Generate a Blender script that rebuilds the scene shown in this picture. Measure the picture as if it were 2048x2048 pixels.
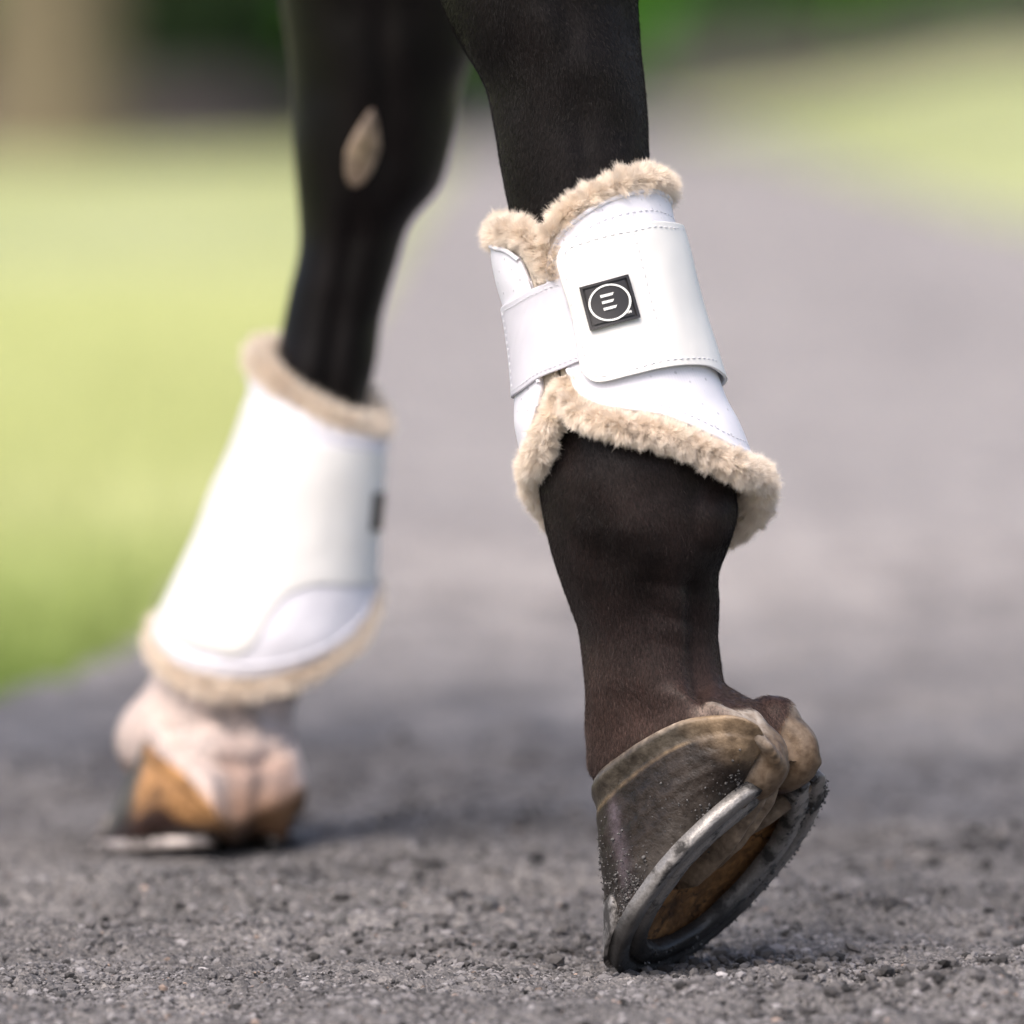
import bpy, bmesh, math, random
import numpy as np
from mathutils import Vector, Matrix
random.seed(7); rng = np.random.default_rng(7)
R = math.radians
for o in list(bpy.data.objects): bpy.data.objects.remove(o, do_unlink=True)
scene = bpy.context.scene
col = scene.collection

# ------------------------------------------------------------------ camera
F = 18000.0      # focal length in pixels of the 2048 px photograph
HC = 0.471       # camera height
HV = 60.0        # row of the horizon
Y0 = 4.5         # distance of the near leg
Y1 = 5.14        # distance of the far leg
cam_d = bpy.data.cameras.new('camera'); cam = bpy.data.objects.new('camera', cam_d); col.objects.link(cam)
cam.location = (0, 0, HC); cam.rotation_euler = (R(90), 0, 0)
cam_d.sensor_width = 36; cam_d.lens = F/2048*36
cam_d.shift_y = -(1024-HV)/2048
cam_d.clip_start = 0.1; cam_d.clip_end = 3000
cam_d.dof.use_dof = True; cam_d.dof.focus_distance = Y0-0.03; cam_d.dof.aperture_fstop = 5.4
scene.camera = cam
scene.render.resolution_x = 1024; scene.render.resolution_y = 1024
# ------------------------------------------------------------------ light
SUN_EL, SUN_AZ = 53.0, -153.0      # azimuth clockwise from +Y (away from camera): left and behind the camera
w = bpy.data.worlds.new('World'); scene.world = w; w.use_nodes = True
nt = w.node_tree; bg = nt.nodes['Background']
sky = nt.nodes.new('ShaderNodeTexSky'); sky.sky_type = 'NISHITA'; sky.sun_disc = False
sky.sun_elevation = R(SUN_EL); sky.sun_rotation = R(SUN_AZ); sky.dust_density = 5.0; sky.air_density = 0.75; sky.ozone_density = 0.6
nt.links.new(sky.outputs[0], bg.inputs[0]); bg.inputs[1].default_value = 0.15
sd = bpy.data.lights.new('sun', 'SUN'); sd.energy = 1.35; sd.angle = R(50); sd.color = (1, 0.93, 0.87)
so = bpy.data.objects.new('sun', sd); col.objects.link(so)
dirv = Vector((math.sin(R(SUN_AZ))*math.cos(R(SUN_EL)), math.cos(R(SUN_AZ))*math.cos(R(SUN_EL)), math.sin(R(SUN_EL))))
so.rotation_euler = dirv.to_track_quat('Z', 'Y').to_euler()
scene.view_settings.view_transform = 'Standard'; scene.view_settings.look = 'None'
scene.view_settings.exposure = 0.88; scene.view_settings.gamma = 1.0

# ------------------------------------------------------------------ helpers
def P(u, v, Y):
    u = np.asarray(u, float); v = np.asarray(v, float); Y = np.asarray(Y, float)
    return np.stack(np.broadcast_arrays((u-1024)/F*Y, Y, HC-(v-HV)/F*Y), -1)
def tag(o, label=None, cat=None, group=None, kind=None):
    for k, x in (('label', label), ('category', cat), ('group', group), ('kind', kind)):
        if x: o[k] = x
    return o
def empty(name, loc=(0, 0, 0)):
    o = bpy.data.objects.new(name, None); col.objects.link(o); o.location = loc; o.empty_display_size = .05
    return o
class MB:
    """collects numpy pieces into ONE mesh"""
    def __init__(s): s.v = []; s.f = []; s.n = 0; s.mi = []; s.c = []; s.uv = []
    def add(s, V, Fc, mi=0, color=None):
        V = np.asarray(V, float).reshape(-1, 3); Fc = np.asarray(Fc, int)
        s.v.append(V); s.f.append(Fc+s.n); s.mi.append(np.full(len(Fc), mi)); s.n += len(V)
        if color is None: color = np.ones((len(V), 3))
        color = np.broadcast_to(np.asarray(color, float), (len(V), 3)); s.c.append(color)
        return s
    def build(s, name, mats, parent=None, smooth=True, colors=False, flip=False):
        me = bpy.data.meshes.new(name); V = np.concatenate(s.v)
        if parent is not None: V = V-np.array(parent_world(parent))
        loops = np.concatenate([f.ravel() for f in s.f]); tot = np.concatenate([np.full(len(f), f.shape[1]) for f in s.f])
        me.vertices.add(len(V)); me.vertices.foreach_set('co', V.ravel().astype(np.float32))
        me.loops.add(len(loops)); me.loops.foreach_set('vertex_index', loops.astype(np.int32))
        me.polygons.add(len(tot)); st = np.concatenate([[0], np.cumsum(tot)[:-1]])
        me.polygons.foreach_set('loop_start', st.astype(np.int32))
        me.polygons.foreach_set('material_index', np.concatenate(s.mi).astype(np.int32))
        me.polygons.foreach_set('use_smooth', np.full(len(tot), smooth))
        if colors:
            a = me.color_attributes.new('Col', 'FLOAT_COLOR', 'POINT')
            cc = np.concatenate([np.concatenate(s.c), np.ones((len(V), 1))], 1)
            a.data.foreach_set('color', cc.ravel().astype(np.float32))
        me.update(calc_edges=True); me.validate()
        for m in (mats if isinstance(mats, (list, tuple)) else [mats]): me.materials.append(m)
        o = bpy.data.objects.new(name, me); col.objects.link(o)
        if parent is not None: o.parent = parent
        return o
def parent_world(o):
    p = np.zeros(3)
    while o is not None: p = p+np.array(o.location); o = o.parent
    return p
def gridfaces(nu, nv, cu=False, cv=False):
    I, J = np.meshgrid(np.arange(nu if cu else nu-1), np.arange(nv if cv else nv-1), indexing='ij')
    a = I*nv+J; b = ((I+1) % nu)*nv+J; c = ((I+1) % nu)*nv+(J+1) % nv; d = I*nv+(J+1) % nv
    return np.stack([a, b, c, d], -1).reshape(-1, 4)
def slab(mb, A, B, mi=0, color=None):
    """closed solid between two grids A (outer) and B (inner)"""
    nu, nv = A.shape[:2]; n = nu*nv
    f = gridfaces(nu, nv)
    fs = [f, (f+n)[:, ::-1]]
    idx = np.arange(n).reshape(nu, nv)
    bd = np.concatenate([idx[:, 0], idx[-1, 1:], idx[::-1, -1][1:], idx[0, ::-1][1:-1]])
    b2 = np.roll(bd, -1); fs.append(np.stack([b2, bd, bd+n, b2+n], -1))
    mb.add(np.concatenate([A.reshape(-1, 3), B.reshape(-1, 3)]), np.concatenate(fs), mi, color)
def loft(mb, rings, mi=0, color=None, cap=True):
    rings = np.asarray(rings, float); n, m = rings.shape[:2]
    mb.add(rings.reshape(-1, 3), gridfaces(n, m, False, True), mi, color)
    if cap:
        for k, fl in ((0, False), (n-1, True)):
            c = rings[k].mean(0); V = np.concatenate([rings[k], [c]]); i = np.arange(m)
            t = np.stack([i, (i+1) % m, np.full(m, m)], -1)
            mb.add(V, t if fl else t[:, ::-1], mi, color)
def spl(xs, ys, x):
    """smooth monotone-ish interpolation (Catmull/Hermite), ys may be vectors"""
    xs = np.asarray(xs, float); ys = np.asarray(ys, float); x = np.clip(np.asarray(x, float), xs[0], xs[-1])
    sq = ys.ndim == 1
    if sq: ys = ys[:, None]
    d = np.diff(ys, axis=0)/np.diff(xs)[:, None]
    m = np.concatenate([d[:1], (d[1:]+d[:-1])/2, d[-1:]])
    bad = np.concatenate([np.zeros((1, ys.shape[1]), bool), d[1:]*d[:-1] <= 0, np.zeros((1, ys.shape[1]), bool)]); m[bad] *= .25
    i = np.clip(np.searchsorted(xs, x, side='right')-1, 0, len(xs)-2)
    h = (xs[i+1]-xs[i]); t = ((x-xs[i])/h)[..., None]; h = h[..., None]
    r = (2*t**3-3*t**2+1)*ys[i]+(t**3-2*t**2+t)*h*m[i]+(-2*t**3+3*t**2)*ys[i+1]+(t**3-t**2)*h*m[i+1]
    return r[..., 0] if sq else r
def curve(pts, n, closed=False):
    """resampled smooth polyline through pts"""
    pts = np.asarray(pts, float)
    if closed: pts = np.concatenate([pts[-2:], pts, pts[:3]])
    s = np.concatenate([[0], np.cumsum(np.linalg.norm(np.diff(pts, axis=0), axis=1))])
    a, b = (s[2], s[-3]) if closed else (0, s[-1])
    return spl(s, pts, np.linspace(a, b, n, endpoint=not closed))
def frames(C, closed=False):
    T = (np.roll(C, -1, 0)-np.roll(C, 1, 0)) if closed else np.gradient(C, axis=0)
    T /= np.linalg.norm(T, axis=1)[:, None]
    N = np.zeros_like(C); n = np.cross(T[0], [0, 0, 1.]);
    if np.linalg.norm(n) < .1: n = np.cross(T[0], [1., 0, 0])
    N[0] = n/np.linalg.norm(n)
    for i in range(1, len(C)):
        n = N[i-1]-T[i]*np.dot(N[i-1], T[i]); N[i] = n/np.linalg.norm(n)
    return T, N, np.cross(T, N)
def tube(mb, C, r, m=10, mi=0, color=None, closed=False, flat=1.0):
    T, N, B = frames(C, closed); r = np.broadcast_to(r, (len(C),))
    a = np.linspace(0, 2*np.pi, m, endpoint=False)
    G = C[:, None]+r[:, None, None]*(np.cos(a)[None, :, None]*N[:, None]+flat*np.sin(a)[None, :, None]*B[:, None])
    if closed: mb.add(G.reshape(-1, 3), gridfaces(len(C), m, True, True), mi, color)
    else: loft(mb, G, mi, color)
    return G
def h3(i, j, k, s):
    x = (i*73856093) ^ (j*19349663) ^ (k*83492791) ^ (s*2654435761)
    x = (x ^ (x >> 13))*1274126177 & 0xffffffff
    return ((x ^ (x >> 16)) & 0xffff)/65535.0
def vnoise(p, scale, seed=0):
    """value noise -1..1"""
    q = np.asarray(p, float)/scale; i = np.floor(q).astype(np.int64); f = q-i; f = f*f*(3-2*f); r = 0
    for dx in (0, 1):
        for dy in (0, 1):
            for dz in (0, 1):
                wt = (f[..., 0] if dx else 1-f[..., 0])*(f[..., 1] if dy else 1-f[..., 1])*(f[..., 2] if dz else 1-f[..., 2])
                r = r+wt*h3(i[..., 0]+dx, i[..., 1]+dy, i[..., 2]+dz, seed)
    return r*2-1
def fbm(p, scale, octv=3, seed=0):
    r = 0; a = 1; t = 0
    for k in range(octv): r = r+a*vnoise(p, scale/2**k, seed+k*17); t += a; a *= .5
    return r/t
def vn3(p, scale, seed=0): return np.stack([vnoise(p, scale, seed+s) for s in (0, 31, 62)], -1)
def strands(mb, root, dirs, length, width, nseg=3, curl=None, mi=0, color=None, view=(0, -1, 0.05)):
    """tapered ribbons, faces turned roughly outwards"""
    n = len(root); length = np.broadcast_to(length, (n,)); width = np.broadcast_to(width, (n,))
    side = np.cross(dirs, np.asarray(view)+rng.normal(0, .45, (n, 3))); side /= np.linalg.norm(side, axis=1)[:, None]+1e-9
    ts = np.linspace(0, 1, nseg+1); V = []
    for k, t in enumerate(ts):
        c = root+dirs*(length*t)[:, None]
        if curl is not None: c = c+curl*(t*t)*length[:, None]
        ww = width*(1-.85*t)
        V += [c-side*ww[:, None]/2, c+side*ww[:, None]/2]
    V = np.stack(V, 1).reshape(-1, 3); m = 2*(nseg+1)
    base = (np.arange(n)*m)[:, None]; f = []
    for k in range(nseg): f.append(base+np.array([[2*k, 2*k+1, 2*k+3, 2*k+2]]))
    c = None if color is None else np.repeat(color, m, 0)
    mb.add(V, np.concatenate(f), mi, c)
def sample_grid(G, n, closed_u=False, closed_v=True):
    """random points + normals on a grid surface, area weighted"""
    f = gridfaces(G.shape[0], G.shape[1], closed_u, closed_v); V = G.reshape(-1, 3)
    return sample_faces(V, f, n)
def sample_faces(V, f, n, weight=None):
    a, b, c, d = (V[f[:, k]] for k in (0, 1, 2, 3))
    nn = np.cross(c-a, d-b); ar = np.linalg.norm(nn, axis=1)+1e-12
    wgt = ar if weight is None else ar*weight
    k = rng.choice(len(f), n, p=wgt/wgt.sum()); s, t = rng.random((2, n, 1))
    p = (a[k]*(1-s)+b[k]*s)*(1-t)+(d[k]*(1-s)+c[k]*s)*t
    return p, (nn/ar[:, None])[k], k
def mesh_np(me):
    V = np.empty(len(me.vertices)*3, np.float32); me.vertices.foreach_get('co', V)
    q = [tuple(p.vertices) for p in me.polygons]
    return V.reshape(-1, 3).astype(float), q
def remesh(mb, voxel, smooth=4, factor=.5):
    o = mb.build('tmp', [bpy.data.materials.new('tmp')])
    m = o.modifiers.new('r', 'REMESH'); m.mode = 'VOXEL'; m.voxel_size = voxel; m.adaptivity = 0
    s = o.modifiers.new('s', 'SMOOTH'); s.iterations = smooth; s.factor = factor
    dg = bpy.context.evaluated_depsgraph_get(); me = bpy.data.meshes.new_from_object(o.evaluated_get(dg))
    V = np.empty(len(me.vertices)*3, np.float32); me.vertices.foreach_get('co', V)
    nl = len(me.loops); L = np.empty(nl, np.int32); me.loops.foreach_get('vertex_index', L)
    n = np.empty(len(me.vertices)*3, np.float32); me.vertices.foreach_get('normal', n)
    bpy.data.objects.remove(o, do_unlink=True)
    return V.reshape(-1, 3).astype(float), L.reshape(-1, 4).astype(int), n.reshape(-1, 3).astype(float)

# ------------------------------------------------------------------ materials
def mat(name, base=(.5, .5, .5), rough=.6, **kw):
    m = bpy.data.materials.new(name); m.use_nodes = True; b = m.node_tree.nodes['Principled BSDF']
    b.inputs['Base Color'].default_value = (*base, 1); b.inputs['Roughness'].default_value = rough
    for k, x in kw.items(): b.inputs[k.replace('_', ' ')].default_value = x
    return m, m.node_tree, b
def nd(t, kind, **kw):
    n = t.nodes.new('ShaderNode'+kind)
    for k, x in kw.items():
        if hasattr(n, k) and k not in ('Scale',): setattr(n, k, x)
        else: n.inputs[k].default_value = x
    return n
def obj_coord(t, scale=(1, 1, 1)):
    c = nd(t, 'TexCoord'); m = nd(t, 'Mapping'); m.inputs['Scale'].default_value = scale
    t.links.new(c.outputs['Object'], m.inputs[0]); return m.outputs[0]
def noise(t, vec, scale, detail=4, rough=.55):
    n = nd(t, 'TexNoise'); n.inputs['Scale'].default_value = scale; n.inputs['Detail'].default_value = detail; n.inputs['Roughness'].default_value = rough
    t.links.new(vec, n.inputs['Vector']); return n.outputs['Fac']
def ramp(t, fac, stops):
    r = nd(t, 'ValToRGB'); el = r.color_ramp.elements
    while len(el) < len(stops): el.new(.5)
    for e, (p, c) in zip(el, stops): e.position = p; e.color = (*c, 1) if len(c) == 3 else c
    t.links.new(fac, r.inputs[0]); return r.outputs[0]
def mix(t, fac, a, b, mode='MIX'):
    m = nd(t, 'Mix'); m.data_type = 'RGBA'; m.blend_type = mode
    for s, x in ((0, fac), (6, a), (7, b)):
        if isinstance(x, (int, float)): m.inputs[s].default_value = x
        elif isinstance(x, tuple): m.inputs[s].default_value = (*x, 1)
        else: t.links.new(x, m.inputs[s])
    return m.outputs[2]
def bump(t, b, h, strength=.5, dist=.001):
    n = nd(t, 'Bump'); n.inputs['Strength'].default_value = strength; n.inputs['Distance'].default_value = dist
    t.links.new(h, n.inputs['Height'])
    if b.inputs['Normal'].is_linked: t.links.new(b.inputs['Normal'].links[0].from_socket, n.inputs['Normal'])
    t.links.new(n.outputs[0], b.inputs['Normal'])
def vcol(t):
    a = nd(t, 'Attribute'); a.attribute_name = 'Col'; return a.outputs['Color']

M = {}
# coat / skin of the horse
m, t, b = mat('coat', rough=.42); oc = obj_coord(t, (1, 1, .35))
n1 = noise(t, oc, 1400, 2); n2 = noise(t, oc, 60, 4)
c = mix(t, 1.0, vcol(t), ramp(t, n1, [(.3, (.45, .45, .45)), (.7, (1.7, 1.6, 1.55))]), 'MULTIPLY')
c = mix(t, 1.0, c, ramp(t, n2, [(.3, (.7, .7, .72)), (.7, (1.3, 1.22, 1.2))]), 'MULTIPLY')
t.links.new(c, b.inputs['Base Color']); bump(t, b, n1, .35, .0006); bump(t, b, n2, .25, .002)
b.inputs['Specular IOR Level'].default_value = .14; b.inputs['Sheen Weight'].default_value = .02; b.inputs['Sheen Roughness'].default_value = .4
M['coat'] = m
m, t, b = mat('heel_skin', rough=.6); oc = obj_coord(t)
n1 = noise(t, oc, 260, 5); n2 = noise(t, oc, 1300, 3)
c = mix(t, 1.0, vcol(t), ramp(t, n1, [(.32, (.62, .55, .48)), (.6, (1.12, 1.12, 1.12))]), 'MULTIPLY'); t.links.new(c, b.inputs['Base Color']); bump(t, b, n1, .35, .0012); bump(t, b, n2, .25, .0004)
M['bulb'] = m
m, t, b = mat('coat_hair', rough=.5); t.links.new(vcol(t), b.inputs['Base Color']); b.inputs['Specular IOR Level'].default_value = .15
M['hair'] = m
# fleece
m, t, b = mat('fleece', rough=.9); oc = obj_coord(t)
n = noise(t, oc, 160, 3)
c = mix(t, 1.0, vcol(t), ramp(t, n, [(.3, (.93, .91, .88)), (.7, (1.02, 1.02, 1.02))]), 'MULTIPLY')
t.links.new(c, b.inputs['Base Color']); b.inputs['Sheen Weight'].default_value = .1
tr = nd(t, 'BsdfTranslucent'); t.links.new(c, tr.inputs[0]); ms = nd(t, 'MixShader'); ms.inputs[0].default_value = .25
out_ = t.nodes['Material Output']; t.links.new(b.outputs[0], ms.inputs[1]); t.links.new(tr.outputs[0], ms.inputs[2]); t.links.new(ms.outputs[0], out_.inputs[0])
M['fleece'] = m
# shell fabric with perforations (uses UV in metres)
def fabric(name, base, perf=True, weave=2600, rough=.75, ribs=False):
    m, t, b = mat(name, base, rough)
    uv = nd(t, 'UVMap'); uv.uv_map = 'UVMap'
    vec = uv.outputs[0]
    wv = nd(t, 'TexWave'); wv.inputs['Scale'].default_value = weave/12; wv.inputs['Distortion'].default_value = .6
    t.links.new(vec, wv.inputs[0]); wv.bands_direction = 'X' if not ribs else 'Y'
    n = noise(t, vec, 2500, 2)
    col_ = mix(t, 1.0, base, ramp(t, noise(t, vec, 45, 3), [(.3, (.95, .95, .955)), (.7, (1.02, 1.02, 1.02))]), 'MULTIPLY')
    bump(t, b, wv.outputs['Fac'], .07 if not ribs else .6, .0004); bump(t, b, n, .15, .0003)
    if perf:
        vo = nd(t, 'TexVoronoi'); vo.inputs['Scale'].default_value = 130; vo.inputs['Randomness'].default_value = .12
        mp = nd(t, 'Mapping'); mp.inputs['Rotation'].default_value = (0, 0, R(38)); t.links.new(vec, mp.inputs[0]); t.links.new(mp.outputs[0], vo.inputs['Vector'])
        f = ramp(t, vo.outputs['Distance'], [(.065, (1, 1, 1)), (.11, (0, 0, 0))])
        col_ = mix(t, f, col_, tuple(x*.70 for x in base))
        inv = ramp(t, vo.outputs['Distance'], [(.05, (0, 0, 0)), (.16, (1, 1, 1))]); bump(t, b, inv, .25, .0004)
    t.links.new(col_, b.inputs['Base Color']); b.inputs['Sheen Weight'].default_value = .05
    return m
M['shell'] = fabric('shell_fabric', (.755, .745, .80))
M['elastic'] = fabric('elastic_fabric', (.70, .69, .755), False, 9000, .8, True)
m, t, b = mat('strap_leather', (.80, .79, .77), .5); oc = obj_coord(t)
n = noise(t, oc, 1500, 3); bump(t, b, n, .12, .0004); bump(t, b, noise(t, oc, 30, 2), .15, .004)
c = mix(t, 1.0, (.745, .735, .715), ramp(t, noise(t, oc, 40, 4), [(.3, (.96, .955, .95)), (.7, (1.01, 1.01, 1.01))]), 'MULTIPLY'); t.links.new(c, b.inputs['Base Color'])
M['strap'] = m
M['thread'] = mat('thread', (.70, .70, .75), .6)[0]
m, t, b = mat('hole', (.45, .45, .5), .9); M['hole'] = m
m, t, b = mat('badge_rubber', (.022, .02, .022), .45); bump(t, b, noise(t, obj_coord(t), 1800, 3), .2, .0003); M['rubber'] = m
M['badge_white'] = mat('badge_white', (.78, .78, .76), .5)[0]
# hoof horn
def horn(name):
    m, t, b = mat(name, rough=.5); oc = obj_coord(t)
    n1 = noise(t, oc, 55, 5); n2 = noise(t, oc, 900, 3); n3 = noise(t, oc, 220, 4)
    c = mix(t, 1.0, vcol(t), ramp(t, n1, [(.3, (.55, .52, .5)), (.7, (1.5, 1.45, 1.35))]), 'MULTIPLY')
    c = mix(t, 1.0, c, ramp(t, n3, [(.3, (.7, .68, .66)), (.7, (1.25, 1.25, 1.25))]), 'MULTIPLY')
    t.links.new(c, b.inputs['Base Color']); bump(t, b, n3, .5, .0015); bump(t, b, n2, .35, .0006)
    b.inputs['Specular IOR Level'].default_value = .32; t.links.new(ramp(t, n3, [(.3, (.28,)*3), (.7, (.52,)*3)]), b.inputs['Roughness'])
    return m
M['horn'] = horn('hoof_horn')
m, t, b = mat('sole_horn', rough=.75); oc = obj_coord(t)
n1 = noise(t, oc, 60, 5); n3 = noise(t, oc, 300, 5)
vo = nd(t, 'TexVoronoi'); vo.feature = 'DISTANCE_TO_EDGE'; vo.inputs['Scale'].default_value = 24; 
wn = nd(t, 'TexNoise'); wn.inputs['Scale'].default_value = 120; t.links.new(oc, wn.inputs['Vector'])
vm = nd(t, 'VectorMath'); vm.operation = 'MULTIPLY_ADD'; t.links.new(wn.outputs['Color'], vm.inputs[0]); vm.inputs[1].default_value = (.02,)*3; t.links.new(oc, vm.inputs[2]); t.links.new(vm.outputs[0], vo.inputs['Vector'])
cr = ramp(t, vo.outputs['Distance'], [(.0, (.12, .1, .08)), (.018, (1, 1, 1))])
c = mix(t, 1.0, vcol(t), ramp(t, n1, [(.35, (.4, .34, .3)), (.65, (1.45, 1.4, 1.3))]), 'MULTIPLY')
c = mix(t, 1.0, c, ramp(t, n3, [(.3, (.6, .6, .6)), (.7, (1.35, 1.3, 1.3))]), 'MULTIPLY'); c = mix(t, 1.0, c, cr, 'MULTIPLY')
t.links.new(c, b.inputs['Base Color']); bump(t, b, n3, .6, .002); bump(t, b, n1, .5, .004); M['sole'] = m
m, t, b = mat('worn_steel', (.3, .3, .3), .45, Metallic=.4); oc = obj_coord(t)
n1 = noise(t, oc, 70, 5, .6); n2 = noise(t, oc, 900, 4)
dirt = ramp(t, n1, [(.5, (0, 0, 0)), (.62, (1, 1, 1))])
c = mix(t, 1.0, vcol(t), ramp(t, n2, [(.3, (.75, .74, .73)), (.7, (1.15, 1.15, 1.15))]), 'MULTIPLY')
c = mix(t, dirt, c, (.03, .028, .027)); t.links.new(c, b.inputs['Base Color'])
t.links.new(mix(t, dirt, (.4,)*3, (.0,)*3), b.inputs['Metallic']); t.links.new(mix(t, dirt, (.42,)*3, (.95,)*3), b.inputs['Roughness'])
bump(t, b, n1, .5, .003); bump(t, b, n2, .3, .0006); M['steel'] = m
m, t, b = mat('dirt_crumb', rough=.9); t.links.new(vcol(t), b.inputs['Base Color']); bump(t, b, noise(t, obj_coord(t), 2500, 3), .5, .0005); M['crumb'] = m

# ================================================================== SETTING
def pathedge_left(Y): return np.interp(Y, [3, 5.2, 6.3, 7, 9, 16, 46], [-1.6, -.85, -.37, -.285, -.275, -.28, -.24])
def pathedge_right(Y): return np.interp(Y, [3, 12, 23, 50, 60], [1.9, 1.6, 1.22, .66, .55])
def bank(x, Y):
    s = np.clip((Y-14)/34, 0, 1); s = s*s*(3-2*s); q = np.clip((x-.3)/2.6, 0, 1)
    return .33*s*q**1.5
def terrain(x, Y):
    p = np.stack([x, Y, np.zeros_like(x)], -1)
    und = fbm(p*np.array([1, .6, 1]), .16, 3, 5)*.009+fbm(p, .035, 2, 9)*.0055
    # kicked up divots
    h = und+bank(x, Y)
    for cx, cy, r_, dp in ((.17, 4.36, .035, .012), (-.04, 4.87, .06, .016), (.27, 4.78, .05, .018), (-.24, 4.75, .07, .01), (.33, 4.34, .05, .01), (-.10, 5.6, .09, .018), (.1, 5.15, .08, .014), (.2, 6.1, .12, .02), (.05, 7.4, .15, .02)):
        d2 = ((x-cx)/(r_*1.6))**2+((Y-cy)/r_)**2; h = h-dp*np.exp(-d2*1.5)+dp*.7*np.exp(-((np.sqrt(d2)-1.5)**2)*4)
    for cx, cy in ((.066, 4.53), (-.16, 5.12)):       # trodden flat where the hooves stand
        k = np.exp(-(((x-cx)/.09)**2+((Y-cy)/.12)**2)); h = h*(1-.9*k)-(.0035*k if cy < 4.8 else 0)
    return h
def sheet(name, m, xs, ys, zoff, kind='structure', fine=0.0, extra=None):
    X, Yg = np.meshgrid(xs, ys, indexing='ij'); Z = terrain(X, Yg)+zoff
    if fine:
        p = np.stack([X, Yg, X*0], -1)
        Z = Z+fine*(np.abs(vnoise(p, .0045, 3))*1.2+vnoise(p, .0028, 4)*.8+fbm(p, .012, 2, 8)*1.3)
    V = np.stack([X, Yg, Z], -1); mb = MB(); mb.add(V, gridfaces(len(xs), len(ys))); o = mb.build(name, m); tag(o, kind=kind); return o
# gravel path material
m, t, b = mat('gravel_path', rough=.85); oc = obj_coord(t)
vo = nd(t, 'TexVoronoi'); vo.inputs['Scale'].default_value = 480; t.links.new(oc, vo.inputs['Vector'])
big = noise(t, obj_coord(t, (1, .45, 1)), 2.2, 4); mid = noise(t, obj_coord(t, (1, .5, 1)), 14, 5); fine = noise(t, oc, 220, 4)
sep = nd(t, 'SeparateXYZ'); t.links.new(oc, sep.inputs[0])
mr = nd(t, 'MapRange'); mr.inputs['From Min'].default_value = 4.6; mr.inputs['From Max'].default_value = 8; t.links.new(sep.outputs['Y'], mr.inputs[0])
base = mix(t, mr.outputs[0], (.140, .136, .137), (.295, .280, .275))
c = mix(t, 1.0, base, ramp(t, mid, [(.3, (.58, .58, .59)), (.7, (1.3, 1.29, 1.27))]), 'MULTIPLY')
c = mix(t, 1.0, c, ramp(t, big, [(.3, (.8, .8, .81)), (.7, (1.15, 1.15, 1.14))]), 'MULTIPLY')
g = nd(t, 'SeparateColor'); t.links.new(vo.outputs['Color'], g.inputs[0])
c = mix(t, 1.0, c, ramp(t, g.outputs[0], [(.0, (.6, .6, .62)), (.7, (1.1, 1.08, 1.07)), (1, (1.6, 1.55, 1.5))]), 'MULTIPLY')
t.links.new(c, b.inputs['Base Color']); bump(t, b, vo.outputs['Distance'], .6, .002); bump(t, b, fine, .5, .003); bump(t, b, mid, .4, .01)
b.inputs['Specular IOR Level'].default_value = .25
M['path'] = m
# grass material
def grassmat(name, k=1.0):
    m, t, b = mat(name, rough=.7); oc = obj_coord(t)
    geo = nd(t, 'NewGeometry'); 
    n1 = nd(t, 'TexNoise'); n1.inputs['Scale'].default_value = .9; n1.inputs['Detail'].default_value = 3; 
    mp = nd(t, 'Mapping'); mp.inputs['Scale'].default_value = (1.6, .55, 0); t.links.new(geo.outputs['Position'], mp.inputs[0]); t.links.new(mp.outputs[0], n1.inputs['Vector'])
    sep = nd(t, 'SeparateXYZ'); t.links.new(geo.outputs['Position'], sep.inputs[0])
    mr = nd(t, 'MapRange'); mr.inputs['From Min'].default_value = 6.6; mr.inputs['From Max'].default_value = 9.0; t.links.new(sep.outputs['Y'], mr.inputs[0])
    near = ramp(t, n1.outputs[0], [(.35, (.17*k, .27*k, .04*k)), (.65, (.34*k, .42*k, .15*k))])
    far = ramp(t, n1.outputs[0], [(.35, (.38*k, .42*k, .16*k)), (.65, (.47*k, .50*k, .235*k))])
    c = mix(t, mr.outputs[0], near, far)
    c = mix(t, 1.0, c, ramp(t, noise(t, geo.outputs['Position'], 40, 4), [(.3, (.75,)*3), (.7, (1.2,)*3)]), 'MULTIPLY')
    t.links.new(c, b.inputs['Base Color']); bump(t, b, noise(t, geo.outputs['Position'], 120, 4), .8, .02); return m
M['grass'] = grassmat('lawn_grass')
m, t, b = mat('mulch', rough=.9); oc = obj_coord(t)
c = ramp(t, noise(t, oc, 3, 6), [(.3, (.045, .035, .030)), (.7, (.10, .078, .067))]); t.links.new(c, b.inputs['Base Color']); bump(t, b, noise(t, oc, 25, 4), .8, .03); M['mulch'] = m
m, t, b = mat('leaf', rough=.6); t.links.new(vcol(t), b.inputs['Base Color']); M['leaf'] = m
m, t, b = mat('bark', rough=.9); oc = obj_coord(t, (1, 1, .2))
c = ramp(t, noise(t, oc, 14, 5), [(.3, (.09, .075, .045)), (.7, (.165, .135, .085))]); t.links.new(c, b.inputs['Base Color']); bump(t, b, noise(t, oc, 30, 4), .8, .02); M['bark'] = m

# lawn: base sheet out to the horizon
xs = np.concatenate([-np.geomspace(1500, 3, 26), np.linspace(-2.9, 4.5, 150), np.geomspace(4.7, 1500, 26)])
ys = np.concatenate([np.linspace(-20, 3.3, 12), np.linspace(3.4, 9, 60), np.linspace(9.2, 60, 150), np.geomspace(62, 2500, 24)])
sheet('lawn', M['grass'], xs, ys, -.030)
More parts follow.
